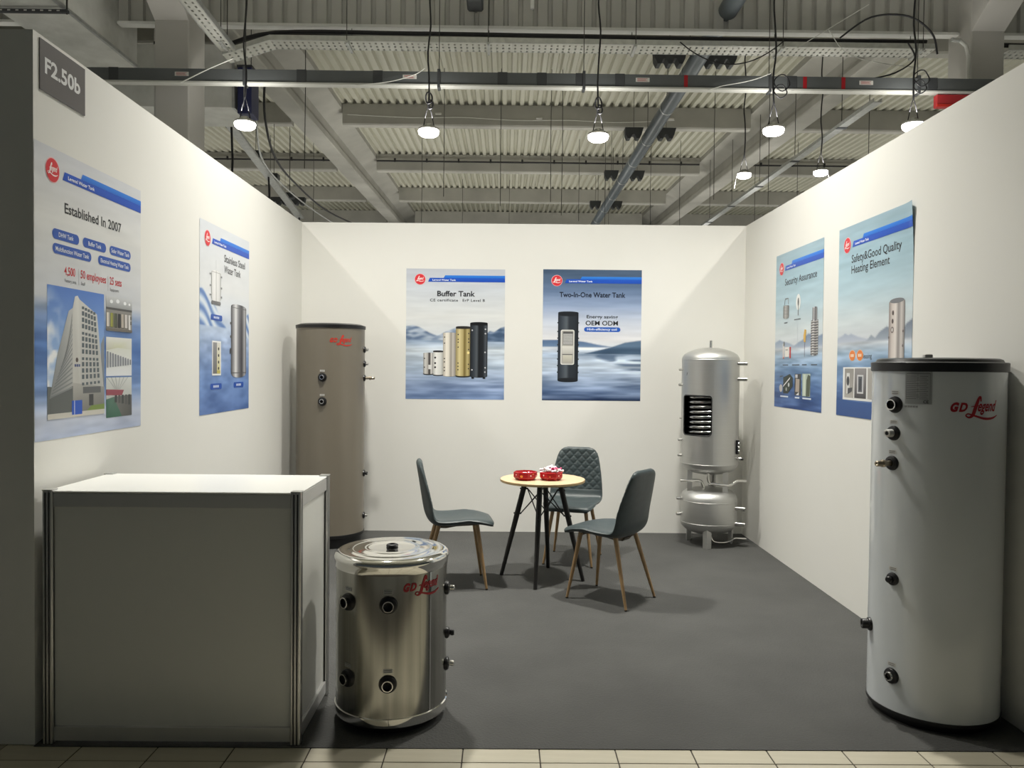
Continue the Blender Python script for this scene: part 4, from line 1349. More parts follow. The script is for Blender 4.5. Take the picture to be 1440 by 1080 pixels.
a.poly([(0.20, 0.113), (0.30, 0.113), (0.402, 0.170), (0.402, 0.235), (0.34, 0.263), (0.20, 0.235)], (58, 66, 62), 2)
a.poly([(0.20, 0.16), (0.34, 0.225), (0.35, 0.240), (0.21, 0.175)], (226, 228, 230), 2.5)
a.poly([(0.117, 0.235), (0.2, 0.245), (0.2, 0.25), (0.13, 0.248)], (90, 100, 110), 2.2)
a.disc(0.15, 0.15, 0.035, (190, 186, 184), 1.8, 0.03)
a.disc(0.32, 0.18, 0.016, (200, 204, 206), 2.6)
a.disc(0.27, 0.145, 0.014, (170, 176, 172), 2.6)
a.rect(0.442, 0.106, 0.568, 0.265, (74, 76, 78), 2)
a.poly([(0.46, 0.13), (0.535, 0.13), (0.54, 0.225), (0.465, 0.23)], (176, 164, 152), 2.4)
a.rect(0.455, 0.235, 0.50, 0.26, (200, 200, 204), 2.4)
a.poly([(0.47, 0.106), (0.53, 0.106), (0.53, 0.13)], (230, 230, 230), 2.6)
a.rect(0.594, 0.103, 0.743, 0.267, (176, 190, 176), 2)
a.poly([(0.665, 0.103), (0.735, 0.106), (0.743, 0.25), (0.70, 0.262), (0.672, 0.22)], (88, 96, 80), 2.4)
a.rect(0.612, 0.108, 0.655, 0.262, (204, 214, 198), 2.3)
a.build('detail_photo', P.root, 'three small printed photos of machined parts')

# ---- right wall, front poster
P = Poster(right_fn(5.115, 1.212), 0.942, 1.205, 'poster half hidden by the white tank, front one on the right wall', True, 0.016)
P.background(lake(61, [([(0, 0.50), (0.08, 0.515), (0.11, 0.528), (0.16, 0.515), (0.2, 0.522), (0.3, 0.50), (0.4, 0.485), (0.5, 0.475), (0.95, 0.46)], (140, 154, 178), (184, 192, 206)),
                       ([(0, 0.4), (0.42, 0.475), (0.47, 0.505), (0.52, 0.485), (0.58, 0.52), (0.66, 0.545), (0.75, 0.52), (0.82, 0.50), (0.88, 0.55), (0.95, 0.575)], (112, 124, 140), (158, 168, 182))], 0.468))
P.header(0.42)
a = P.art()
a.line('headline', 'Safety&Good Quality', 0.190, 0.968, 0.813, 0.048, (42, 46, 52), 1, 0.010)
a.line('headline', 'Heating Element', 0.190, 0.900, 0.681, 0.048, (42, 46, 52), 1, 0.010)
a.line('headline', 'leasing', 0.372, 0.365, 0.485, 0.030, (70, 76, 84), 1, 0.004)
a = P.art()
for u in (0.224, 0.329):
    a.disc(u, 0.385, 0.044, (250, 200, 150), 1, 0.034)
    a.disc(u, 0.385, 0.040, (232, 128, 52), 1.5, 0.031)
    for k in range(3):
        a.rect(u - 0.022 + k * 0.016, 0.376, u - 0.010 + k * 0.016, 0.394, (250, 226, 200), 2)
a.build('orange_badge', P.root, 'two orange round badges')
a = P.art()
a.rect(0.095, 0.106, 0.90, 0.312, (232, 232, 230), 1)
a.rect(0.122, 0.121, 0.250, 0.303, (150, 146, 140), 2, (176, 172, 166))
a.rect(0.150, 0.145, 0.195, 0.275, (214, 214, 212), 2.4)
a.disc(0.172, 0.225, 0.020, (70, 70, 72), 2.8, 0.03)
a.poly([(0.17, 0.14), (0.23, 0.16), (0.235, 0.185), (0.17, 0.18)], (84, 84, 86), 2.8)
a.rect(0.264, 0.121, 0.421, 0.305, (150, 146, 146), 2, (70, 68, 70))
a.rect(0.300, 0.150, 0.385, 0.265, (206, 206, 208), 2.4)
a.rect(0.315, 0.160, 0.370, 0.255, (96, 98, 104), 2.7)
a.rect(0.335, 0.172, 0.350, 0.24, (40, 42, 46), 3)
a.rect(0.44, 0.121, 0.60, 0.305, (170, 166, 160), 2)
a.rect(0.62, 0.121, 0.88, 0.305, (140, 140, 140), 2)
a.build('detail_photo', P.root, 'white framed strip of machined part photos')
a = P.art()
a.rect(0.0, 0.0, 0.942, 0.098, (54, 88, 148), 0.8, (48, 80, 140))
a.build('blue_footer', P.root, 'plain blue footer strip')
a = P.art()
a.tank(0.685, 0.16, 0.862, 0.700, [(0, (140, 130, 126)), (0.2, (206, 196, 190)), (0.45, (226, 218, 212)), (0.55, (176, 168, 164)), (0.62, (140, 134, 132)), (0.8, (206, 200, 196)), (1, (130, 124, 122))], 2, None, None, 0.022)
a.disc(0.774, 0.683, 0.080, (120, 122, 126), 2.6, 0.014)
a.disc(0.733, 0.617, 0.011, (84, 70, 66), 3, 0.014)
a.disc(0.730, 0.57, 0.011, (84, 70, 66), 3, 0.014)
a.disc(0.727, 0.522, 0.018, (120, 108, 104), 3, 0.018)
a.disc(0.727, 0.522, 0.010, (206, 200, 196), 3.3, 0.011)
dots(a, [(0.848, 0.51), (0.846, 0.43), (0.69, 0.48)], 0.008, (110, 100, 98), 3)
a.build('printed_tank', P.root, 'printed picture of a pale silver tank')

# ---- stand number sign
sg = thing('stand_sign', (wall_left_x(3.26), 3.265, 2.573), 'grey sign with white stand number, top front of left wall', 'sign')
f0 = left_fn(3.100, 2.573)
mb = MB()
n = lambda u, v, d: tuple(f0(u, v, d))
mb.add([n(0, 0, 0.0005), n(0.331, 0, 0.0005), n(0.331, 0.2, 0.0005), n(0, 0.2, 0.0005), n(0, 0, 0.004), n(0.331, 0, 0.004), n(0.331, 0.2, 0.004), n(0, 0.2, 0.004)],
       [(0, 3, 2, 1), (4, 5, 6, 7), (0, 1, 5, 4), (1, 2, 6, 5), (2, 3, 7, 6), (3, 0, 4, 7)])
mb.build('board', 'sign_grey', sg)
shp = fit_text('F2.50b', 0.031, 0.076, 0.291, 0.058, 0.030)
MB().add([n(u, v, 0.0048) for u, v in shp[0]], shp[1]).build('lettering', 'sign_white', sg)

# ================================================================== COUNTER
ct = thing('counter', (-1.30, 3.31, 0), 'white panelled reception counter with aluminium corner posts', 'counter')
X0, X1, Y0, Y1, H = -1.806, -0.796, 3.062, 3.575, 1.0
def post(x, y):
    s = 0.020
    g = 0.0045
    out = []
    # outline of a slotted square extrusion with bevelled corners
    side = [(-s + 0.004, -s), (-g - 0.006, -s), (-g - 0.006, -s + 0.008), (-g + 0.001, -s + 0.008), (-g + 0.001, -s), (g - 0.001, -s), (g - 0.001, -s + 0.008), (g + 0.006, -s + 0.008), (g + 0.006, -s), (s - 0.004, -s)]
    for k in range(4):
        c, s_ = math.cos(k * PI / 2), math.sin(k * PI / 2)
        out += [(x + p[0] * c - p[1] * s_, y + p[0] * s_ + p[1] * c) for p in side]
    p = MB().prism(out, 2, 0.003, H + 0.002).build('corner_post', 'alu', ct)
    MB().bbox((x - 0.021, y - 0.021, H + 0.0005), (x + 0.021, y + 0.021, H + 0.006), 0.002, 1).build('post_cap', 'alu', p)
    MB().box((x - 0.0125, y - 0.0125, 0.004), (x + 0.0125, y + 0.0125, H - 0.002)).build('groove', 'alu_dark', p)
for x in (X0 + 0.02, X1 - 0.02):
    for y in (Y0 + 0.02, Y1 - 0.02):
        post(x, y)
xa, xb, ya, yb = X0 + 0.04, X1 - 0.04, Y0 + 0.04, Y1 - 0.04
for z0, z1 in ((0.012, 0.068), (0.938, 0.992)):
    MB().bbox((xa, Y0 + 0.006, z0), (xb, Y0 + 0.034, z1), 0.002, 1).build('rail', 'rail', ct)
    MB().bbox((xa, Y1 - 0.034, z0), (xb, Y1 - 0.006, z1), 0.002, 1).build('rail', 'rail', ct)
    MB().bbox((X0 + 0.006, ya, z0), (X0 + 0.034, yb, z1), 0.002, 1).build('rail', 'rail', ct)
    MB().bbox((X1 - 0.034, ya, z0), (X1 - 0.006, yb, z1), 0.002, 1).build('rail', 'rail', ct)
MB().box((xa, Y0 + 0.017, 0.069), (xb, Y0 + 0.022, 0.937)).build('front_panel', 'panel', ct)
MB().box((X1 - 0.022, ya, 0.069), (X1 - 0.017, yb, 0.937)).build('side_panel', 'panel', ct)
MB().box((X0 + 0.017, ya, 0.069), (X0 + 0.022, yb, 0.937)).build('side_panel', 'panel', ct)
MB().bbox((X0 + 0.008, Y0 + 0.004, 0.9935), (X1 - 0.006, Y1 - 0.005, 1.0005), 0.002, 1).build('counter_top', 'countertop', ct)

# ================================================================== TANKS
def radial(c, r, th, z):
    a = math.radians(th)
    return Vector((c[0] + r * math.cos(a), c[1] + r * math.sin(a), z)), Vector((math.cos(a), math.sin(a), 0))

def fitting(parent, c, r, th, z, kind, tag_m=None, axis=None, label=None, rr=0.036):
    """pipe connection standing out of a tank: black rosette with a metal stub"""
    p, d = radial(c, r, th, z)
    if axis is not None:
        d = Vector(axis).normalized()
    q = p - d * 0.006
    f = MB().lathe([(0, 0.010), (rr * 0.55, 0.020), (rr * 0.9, 0.016), (rr, 0.008), (rr, -0.008)], q, 26, d).build('rosette', 'black', parent)
    if label: f['label'] = label
    if kind == 'threaded':
        MB().lathe([(0.018, 0.008), (0.019, 0.012), (0.019, 0.026), (0.0178, 0.029), (0.0145, 0.029), (0.0135, 0.022)], q, 24, d).build('stub', 'chrome', f)
        MB().lathe([(0, 0.0), (0.0137, 0.0), (0.0137, 0.0285)], q, 20, d).build('bore', 'inside', f)
    elif kind == 'black':
        MB().lathe([(0.022, 0.008), (0.022, 0.040), (0.020, 0.043), (0.012, 0.043), (0.010, 0.038), (0, 0.038)], q, 20, d).build('stub', 'black', f)
    elif kind == 'ringed':
        MB().lathe([(0.0205, 0.008), (0.0205, 0.026), (0.0225, 0.028), (0.0225, 0.033), (0.018, 0.033), (0.017, 0.02)], q, 26, d).build('stub', 'black', f)
        MB().lathe([(0.0228, 0.0318), (0.0226, 0.0340), (0.0192, 0.0342), (0.0186, 0.032)], q, 26, d).build('ring', 'chrome', f)
        MB().lathe([(0, 0.012), (0.0172, 0.012), (0.0182, 0.0325)], q, 20, d).build('bore', 'inside', f)
    elif kind == 'nipple':
        MB().lathe([(0.017, 0.008), (0.017, 0.042), (0.014, 0.046), (0.008, 0.046)], q, 20, d).build('stub', 'tag', f)
        MB().lathe([(0, 0.043), (0.0085, 0.043), (0.0085, 0.047)], q, 16, d).build('bore', 'inside', f)
    elif kind == 'long':
        MB().lathe([(0.011, 0.008), (0.011, 0.05), (0.016, 0.052), (0.016, 0.064), (0.012, 0.066), (0.012, 0.094), (0.010, 0.097), (0.006, 0.097), (0, 0.092)], q, 20, d).build('stub', 'brass', f)
    elif kind == 'small':
        MB().lathe([(0.009, 0.006), (0.009, 0.022), (0.012, 0.023), (0.012, 0.040), (0.009, 0.042), (0, 0.042)], q, 16, d).build('stub', 'chrome', f)
    elif kind == 'plug':
        MB().lathe([(0.010, 0.006), (0.010, 0.022), (0.014, 0.026), (0.014, 0.036), (0.011, 0.040), (0, 0.040)], q, 16, d).build('stub', 'black', f)
    if tag_m:
        a0 = math.radians(th)
        mb = MB()
        hw, hh, zc = 0.019 / r, 0.008, z + rr + 0.016
        n_ = 6
        vs = []
        for k in range(n_ + 1):
            a = a0 - hw + 2 * hw * k / n_
            for zz in (zc - hh, zc + hh):
                vs.append((c[0] + (r + 0.0012) * math.cos(a), c[1] + (r + 0.0012) * math.sin(a), zz))
        mb.add(vs, [(2 * k, 2 * k + 2, 2 * k + 3, 2 * k + 1) for k in range(n_)])
        tg = mb.build('tag', tag_m, parent)
        mb = MB()
        for row in range(2):
            vs = []
            for k in range(5):
                a = a0 - hw * 0.8 + 1.6 * hw * k / 4
                for zz in (zc + 0.002 - row * 0.007, zc + 0.0045 - row * 0.007):
                    vs.append((c[0] + (r + 0.0018) * math.cos(a), c[1] + (r + 0.0018) * math.sin(a), zz))
            mb.add(vs, [(2 * k, 2 * k + 2, 2 * k + 3, 2 * k + 1) for k in range(4)])
        mb.build('tag_print', 'ink_grey', tg)
    return f

# ---- white tank, front right
C, R_ = (1.905, 3.428), 0.2625
t = thing('water_tank', (C[0], C[1], 0), 'tall white enamelled water tank with a black lid', 'water tank')
MB().lathe([(R_, 0.046), (R_, 1.503)], (C[0], C[1], 0), 96).build('jacket', 'white_enamel', t)
MB().lathe([(0, 0.0), (R_ - 0.028, 0.0), (R_ - 0.026, 0.03), (R_ + 0.002, 0.034), (R_ + 0.003, 0.048), (R_ - 0.002, 0.050)], (C[0], C[1], 0), 72).build('foot_ring', 'black', t)
MB().lathe([(R_ - 0.002, 1.500), (R_ + 0.006, 1.502), (R_ + 0.007, 1.538), (R_ + 0.003, 1.541), (R_ - 0.012, 1.542), (R_ - 0.018, 1.553), (R_ - 0.03, 1.558), (0.12, 1.561), (0, 1.561)], (C[0], C[1], 0), 96).build('lid', 'black', t)
MB().bbox((1.80, 3.34, 1.558), (1.835, 3.365, 1.576), 0.005, 2).build('lid_plug', 'tag', t)
fitting(t, C, R_, -156.1, 1.3585, 'ringed', 'tag')
fitting(t, C, R_, -157.0, 1.2366, 'nipple', 'tag', rr=0.032)
fitting(t, C, R_, -158.0, 1.108, 'long', 'tag', rr=0.032)
fitting(t, C, R_, -154.7, 0.6125, 'plug', 'tag', rr=0.028)
fitting(t, C, R_, -154.1, 0.196, 'threaded', 'tag', rr=0.034)
fitting(t, C, R_, 172.0, 0.37, 'black', rr=0.03)
def patch(c, r, th0, th1, z0, z1, m, name, parent, n=10):
    mb = MB()
    vs = []
    for k in range(n + 1):
        a = math.radians(th0 + (th1 - th0) * k / n)
        for z in (z0, z1):
            vs.append((c[0] + r * math.cos(a), c[1] + r * math.sin(a), z))
    mb.add(vs, [(2 * k, 2 * k + 2, 2 * k + 3, 2 * k + 1) for k in range(n)], True)
    return mb.build(name, m, parent)
pl = patch(C, R_ + 0.0012, -146.2, -123.2, 1.365, 1.500, 'nameplate', 'nameplate', t)
mb = MB()
def line_on(mb, c, r, th0, th1, z0, z1, n=8):
    vs = []
    for k in range(n + 1):
        a = math.radians(th0 + (th1 - th0) * k / n)
        for z in (z0, z1):
            vs.append((c[0] + r * math.cos(a), c[1] + r * math.sin(a), z))
    mb.add(vs, [(2 * k, 2 * k + 2, 2 * k + 3, 2 * k + 1) for k in range(n)], True)
for k in range(13):
    z = 1.482 - k * 0.0078
    line_on(mb, C, R_ + 0.0018, -144.8, -136 + 2 * (k % 3), z - 0.0022, z)
    line_on(mb, C, R_ + 0.0018, -133.5, -126.5 - 1.2 * (k % 2), z - 0.0022, z)
line_on(mb, C, R_ + 0.0018, -144.8, -124.8, 1.491, 1.4935)
for th in (-145.0, -135.2, -124.9):
    line_on(mb, C, R_ + 0.0018, th, th + 0.25, 1.384, 1.492, 1)
mb.build('nameplate_print', 'ink_grey', pl)
bend(fit_text('CE', 0, 0, 0.02, 0.012, 0.02), C, R_ + 0.002, math.radians(-130.2), 1.369, 1.0, 'ink', 'mark_print', pl)
mb = MB()
for k in range(16):
    line_on(mb, C, R_ + 0.0015, -146.2 + k * 0.75, -146.2 + k * 0.75 + (0.5 if k % 3 else 0.3), 1.350, 1.3575, 1)
mb.build('number_strip', 'ink_grey', t)
bend(LOGO, C, R_ + 0.0014, math.radians(-109.5), 1.340, 0.215, 'logo_red', 'logo', t)

# ---- steel buffer tank, front centre
C, R_ = (-0.480, 3.365), 0.2385
t = thing('water_tank', (C[0], C[1], 0), 'short polished steel tank in front of the white counter', 'water tank')
MB().lathe([(R_ - 0.003, 0.06), (R_ - 0.003, 0.668)], (C[0], C[1], 0), 128).build('jacket', 'steel', t)
MB().lathe([(R_ - 0.03, 0.028), (R_ - 0.012, 0.030), (R_ + 0.000, 0.040), (R_ + 0.002, 0.052), (R_ + 0.002, 0.075), (R_ - 0.003, 0.0775)], (C[0], C[1], 0), 128).build('bottom_rim', 'polish', t)
MB().lathe([(0, 0), (R_ - 0.045, 0), (R_ - 0.045, 0.03), (0, 0.03)], (C[0], C[1], 0), 48).build('foot_ring', 'black', t)
MB().lathe([(R_ - 0.003, 0.655), (R_ + 0.001, 0.656), (R_ + 0.002, 0.684), (R_ + 0.0055, 0.688), (R_ + 0.006, 0.697), (R_ + 0.001, 0.708), (R_ - 0.012, 0.716), (R_ - 0.026, 0.7185),
            (R_ - 0.036, 0.7168), (R_ - 0.048, 0.7185), (0.176, 0.7200), (0.171, 0.7214), (0.166, 0.7200), (0.160, 0.7205), (0.122, 0.7222), (0.117, 0.7236), (0.112, 0.7224), (0.106, 0.7226), (0.102, 0.7238), (0.098, 0.7230), (0.04, 0.7238), (0, 0.7240)], (C[0], C[1], 0), 128, None, True, 70).build('lid', 'polish', t)
MB().lathe([(0.024, 0.7235), (0.026, 0.729), (0.024, 0.733), (0.017, 0.736), (0.013, 0.736), (0.012, 0.730), (0, 0.730)], (C[0], C[1], 0), 32).build('lid_plug', 'black', t)
line = MB()
line_on(line, C, R_ - 0.0015, -41.0, -39.2, 0.078, 0.654, 2)
line.build('seam_strip', 'polish', t)
for th, z in ((-85.2, 0.540), (-85.4, 0.220), (-130.0, 0.537), (-130.5, 0.2225)):
    fitting(t, C, R_ - 0.003, th, z, 'ringed', 'nameplate', rr=0.037)
fitting(t, C, R_ - 0.003, -2, 0.5495, 'small', rr=0.03)
fitting(t, C, R_ - 0.003, 2, 0.350, 'plug', rr=0.026)
fitting(t, C, R_ - 0.003, -2, 0.2215, 'small', rr=0.03)
bend(LOGO, C, R_ - 0.0012, math.radians(-71.5), 0.592, 0.188, 'logo_red', 'logo', t, 1.0)

# ---- tall taupe tank, back left
C, R_ = (-1.478, 6.645), 0.2835
t = thing('water_tank', (C[0], C[1], 0), 'tall brownish grey tank with black lid in the back left corner', 'water tank')
MB().lathe([(R_, 0.108), (R_, 1.815)], (C[0], C[1], 0), 80).build('jacket', 'taupe', t)
MB().lathe([(0, 0), (R_ - 0.02, 0), (R_ - 0.018, 0.08), (R_ + 0.002, 0.085), (R_ + 0.003, 0.108), (R_ - 0.002, 0.110)], (C[0], C[1], 0), 64).build('foot_ring', 'black', t)
MB().lathe([(R_ - 0.002, 1.811), (R_ + 0.005, 1.812), (R_ + 0.006, 1.838), (R_ - 0.01, 1.842), (R_ - 0.03, 1.850), (0.15, 1.856), (0, 1.857)], (C[0], C[1], 0), 80).build('lid', 'black', t)
for z in (1.408, 1.211):
    fitting(t, C, R_, -91.2, z, 'threaded', 'tag', rr=0.036)
for z, k in ((1.64, 'small'), (1.52, 'small'), (1.40, 'long'), (0.592, 'plug'), (0.235, 'small')):
    fitting(t, C, R_, -2, z, k, rr=0.028)
bend(LOGO, C, R_ + 0.0014, math.radians(-80.0), 1.695, 0.20, 'logo_red2', 'logo', t)

# ---- bare two-part steel tank, back right
C, R_ = (1.762, 6.70), 0.241
t = thing('water_tank', (C[0], C[1], 0), 'bare two-storey stainless tank with a cut-out window, back right corner', 'water tank')
# upper shell with a rounded opening
th0, th1, wz0, wz1 = -167.5, -101.3, 0.948, 1.282
Z0, Z1 = 0.70, 1.585
mb = MB()
def cyl(th, z, r=R_):
    a = math.radians(th)
    return (C[0] + r * math.cos(a), C[1] + r * math.sin(a), z)
m_th, m_z = 4.0, 0.02
o0, o1, p0, p1 = th0 - m_th, th1 + m_th, wz0 - m_z, wz1 + m_z
def strip(tha, thb, za, zb, nth):
    vs = []
    for k in range(nth + 1):
        th = tha + (thb - tha) * k / nth
        vs += [cyl(th, za), cyl(th, zb)]
    mb.add(vs, [(2 * k, 2 * k + 2, 2 * k + 3, 2 * k + 1) for k in range(nth)], True)
strip(o1, o0 + 360, Z0, Z1, 72)
strip(o0, o1, Z0, p0, 20)
strip(o0, o1, p1, Z1, 20)
def window_outline(n_side=12, n_c=6):
    rt, rz = math.degrees(0.028 / R_), 0.028
    pts = []
    for (ct_, cz, a0) in ((th1 - rt, wz0 + rz, -90), (th1 - rt, wz1 - rz, 0), (th0 + rt, wz1 - rz, 90), (th0 + rt, wz0 + rz, 180)):
        for k in range(n_c + 1):
            a = math.radians(a0 + 90 * k / n_c)
            pts.append((ct_ + rt * math.cos(a), cz + rz * math.sin(a)))
    out = []
    for i, p in enumerate(pts):                     # add points along the straight sides
        q = pts[(i + 1) % len(pts)]
        out.append(p)
        if i % (n_c + 1) == n_c:
            out += [(p[0] + (q[0] - p[0]) * k / n_side, p[1] + (q[1] - p[1]) * k / n_side) for k in range(1, n_side)]
    return out
wo = window_outline()
cth, cz_ = (th0 + th1) / 2, (wz0 + wz1) / 2
outer = []
for p in wo:
    dx, dz = (p[0] - cth) / ((o1 - o0) / 2), (p[1] - cz_) / ((p1 - p0) / 2)
    k = 1.0 / max(abs(dx), abs(dz))
    outer.append((cth + (p[0] - cth) * k, cz_ + (p[1] - cz_) * k))
n = len(wo)
# corner points of the outer frame
vs = [cyl(*p) for p in wo] + [cyl(*p) for p in outer]
mb.add(vs, [(i, n + i, n + (i + 1) % n, (i + 1) % n) for i in range(n)], True)
for (ct_, cz2) in ((o0, p0), (o1, p0), (o1, p1), (o0, p1)):
    ds = sorted(range(n), key=lambda i: ((outer[i][0] - ct_) / 60) ** 2 + (outer[i][1] - cz2) ** 2 / 0.1)[:2]
    mb.add([cyl(ct_, cz2), cyl(*outer[ds[0]]), cyl(*outer[ds[1]])], [(0, 1, 2)])
mb.build('upper_shell', 'satin', t)
MB().lathe([(R_, 1.583), (R_ - 0.001, 1.600), (R_ - 0.018, 1.628), (0.185, 1.652), (0.13, 1.672), (0.07, 1.685), (0, 1.690)], (C[0], C[1], 0), 72).build('upper_dome', 'satin', t)
MB().lathe([(0, 0.602), (0.08, 0.606), (0.15, 0.620), (0.20, 0.642), (0.228, 0.668), (R_, 0.70)], (C[0], C[1], 0), 72).build('upper_base', 'satin', t)
MB().lathe([(R_ + 0.0006, 1.580), (R_ + 0.0022, 1.583), (R_ + 0.0006, 1.586)], (C[0], C[1], 0), 72).build('weld_seam', 'satin', t)
MB().lathe([(R_ + 0.0006, 0.698), (R_ + 0.0022, 0.701), (R_ + 0.0006, 0.704)], (C[0], C[1], 0), 72).build('weld_seam', 'satin', t)
MB().lathe([(0.013, 1.688), (0.013, 1.748), (0.010, 1.750), (0.009, 1.72), (0, 1.72)], (C[0], C[1], 0), 18).build('top_nipple', 'chrome', t)
MB().tube([cyl(p[0], p[1], R_ - 0.001) for p in wo], 0.0055, 6, closed=True).build('window_edging', 'black', t)
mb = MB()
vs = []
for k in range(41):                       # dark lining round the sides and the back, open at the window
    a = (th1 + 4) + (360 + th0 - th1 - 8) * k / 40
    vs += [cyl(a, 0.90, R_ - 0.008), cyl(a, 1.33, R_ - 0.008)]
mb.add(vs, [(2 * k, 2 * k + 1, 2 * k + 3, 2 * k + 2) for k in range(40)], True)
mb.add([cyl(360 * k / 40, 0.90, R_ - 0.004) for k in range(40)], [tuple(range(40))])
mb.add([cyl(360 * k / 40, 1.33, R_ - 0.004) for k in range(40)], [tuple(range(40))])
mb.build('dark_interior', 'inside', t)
pts = []
turns = 8
for k in range(turns * 40 + 1):
    a = 2 * PI * k / 40
    pts.append((C[0] + 0.195 * math.cos(a), C[1] + 0.195 * math.sin(a), 0.945 + 0.0425 * k / 40))
MB().tube(pts, 0.0155, 8).build('coil', 'coil', t)
# lower vessel
MB().lathe([(0, 0.088), (0.09, 0.094), (0.15, 0.110), (0.20, 0.135), (0.228, 0.162), (0.239, 0.195), (0.239, 0.385), (0.236, 0.410), (0.222, 0.440), (0.195, 0.462), (0.15, 0.476), (0.08, 0.484), (0, 0.486)], (C[0], C[1], 0), 72, None, True, 60).build('lower_vessel', 'satin', t)
MB().lathe([(0.2395, 0.380), (0.2412, 0.383), (0.2395, 0.386)], (C[0], C[1], 0), 72).build('weld_seam', 'satin', t)
MB().lathe([(0.2395, 0.197), (0.2412, 0.200), (0.2395, 0.203)], (C[0], C[1], 0), 72).build('weld_seam', 'satin', t)
def angle_leg(th, r, wd, z0, z1, name, tip=False):
    a = math.radians(th)
    d, s = Vector((math.cos(a), math.sin(a), 0)), Vector((-math.sin(a), math.cos(a), 0))
    o = Vector((C[0], C[1], 0)) + d * r
    prof = []
    out = [(-wd / 2, -0.025), (-wd / 2 + 0.006, -0.028), (0, -0.006), (wd / 2 - 0.006, -0.028), (wd / 2, -0.025), (0, 0.004)]
    lo = [o + s * p[0] + d * p[1] + Vector((0, 0, z0)) for p in out]
    hi = [o + s * p[0] + d * p[1] + Vector((0, 0, z1 + (0.035 if tip and abs(p[0]) < 0.01 else 0))) for p in out]
    m_ = len(out)
    MB().add(lo + hi, [(i, (i + 1) % m_, m_ + (i + 1) % m_, m_ + i) for i in range(m_)] + [tuple(reversed(range(m_))), tuple(range(m_, 2 * m_))]).build(name, 'satin', t)
for th in (253, 131, 8):
    angle_leg(th, 0.222, 0.07, 0.0, 0.165, 'leg', True)
for th in (192, 307, 66):
    angle_leg(th, 0.196, 0.07, 0.452, 0.655, 'strut', False)
def stub(th, z, r, ln, rad, m='chrome', axis=None, name='pipe_stub', base=R_):
    p, d = radial(C, base - 0.01, th, z)
    if axis is not None: d = Vector(axis).normalized()
    MB().lathe([(rad, 0), (rad, ln + 0.01), (rad - 0.002, ln + 0.012), (rad * 0.68, ln + 0.012), (rad * 0.65, ln - 0.02), (0, ln - 0.02)], p, 16, d).build(name, m, t)
for z, rad, ln in ((1.497, 0.009, 0.028), (1.368, 0.011, 0.03), (1.082, 0.006, 0.018), (0.897, 0.012, 0.028), (0.764, 0.012, 0.03), (0.394, 0.014, 0.035), (0.259, 0.014, 0.035)):
    stub(181, z, R_, ln, rad)
for z, rad in ((1.552, 0.0155), (1.422, 0.0155), (0.330, 0.0185), (0.200, 0.0185)):
    stub(-36, z, R_, 0.075, rad, axis=(0.90, -0.42, 0))
# thermostat and valve
p, d = radial(C, R_, -37, 0.85)
s = Vector((-d.y, d.x, 0))
mb = MB()
box = [p + d * a + s * b_ + Vector((0, 0, c)) for a in (-0.004, 0.016) for b_ in (-0.017, 0.017) for c in (-0.058, 0.058)]
mb.add(box, [(0, 1, 3, 2), (4, 6, 7, 5), (0, 4, 5, 1), (2, 3, 7, 6), (0, 2, 6, 4), (1, 5, 7, 3)])
pn = mb.build('control_plate', 'black', t)
for dz in (-0.032, 0.0, 0.032):
    MB().lathe([(0, 0.024), (0.009, 0.023), (0.011, 0.014)], p + Vector((0, 0, dz)), 14, d).build('control_screw', 'chrome', pn)
p, d = radial(C, R_, -37, 0.752)
MB().lathe([(0, 0.045), (0.016, 0.045), (0.018, 0.040), (0.018, 0.02), (0.012, 0.018), (0.012, -0.004)], p, 18, d).build('valve', 'chrome', t)
MB().lathe([(0, 0.06), (0.009, 0.058), (0.011, 0.045)], p, 14, d).build('valve_tip', 'black', t)
mb = MB().tube(spline([(1.485, 6.57, 0.562), (1.60, 6.59, 0.562), (1.662, 6.60, 0.556), (1.682, 6.60, 0.53), (1.69, 6.60, 0.50), (1.695, 6.605, 0.465)], 6), 0.0125, 10)
mb.build('bent_pipe', 'chrome', t)
mb = MB().tube(spline([(1.715, 6.55, 0.635), (1.716, 6.55, 0.575), (1.73, 6.55, 0.545), (1.76, 6.55, 0.538), (1.875, 6.55, 0.525), (1.92, 6.56, 0.535), (1.965, 6.57, 0.56), (2.05, 6.60, 0.558)], 6), 0.012, 10)
mb.build('bent_pipe', 'chrome', t)
mb = MB().tube(spline([(1.76, 6.62, 0.10), (1.77, 6.60, 0.055), (1.80, 6.60, 0.035), (1.88, 6.60, 0.032), (1.93, 6.60, 0.05), (1.965, 6.60, 0.068), (2.06, 6.60, 0.064)], 6), 0.009, 8)
mb.build('drain_pipe', 'chrome', t)
mb = MB()
vs = []
for k in range(6):
    a = math.radians(-158.5 + k * 0.3)
    vs += [(C[0] + (R_ + 0.001) * math.cos(a), C[1] + (R_ + 0.001) * math.sin(a), 1.45), (C[0] + (R_ + 0.001) * math.cos(a + 0.02), C[1] + (R_ + 0.001) * math.sin(a + 0.02), 1.475)]
mb.add(vs, [(2 * k, 2 * k + 2, 2 * k + 3, 2 * k + 1) for k in range(5)])
mb.build('pen_mark', 'ink', t)

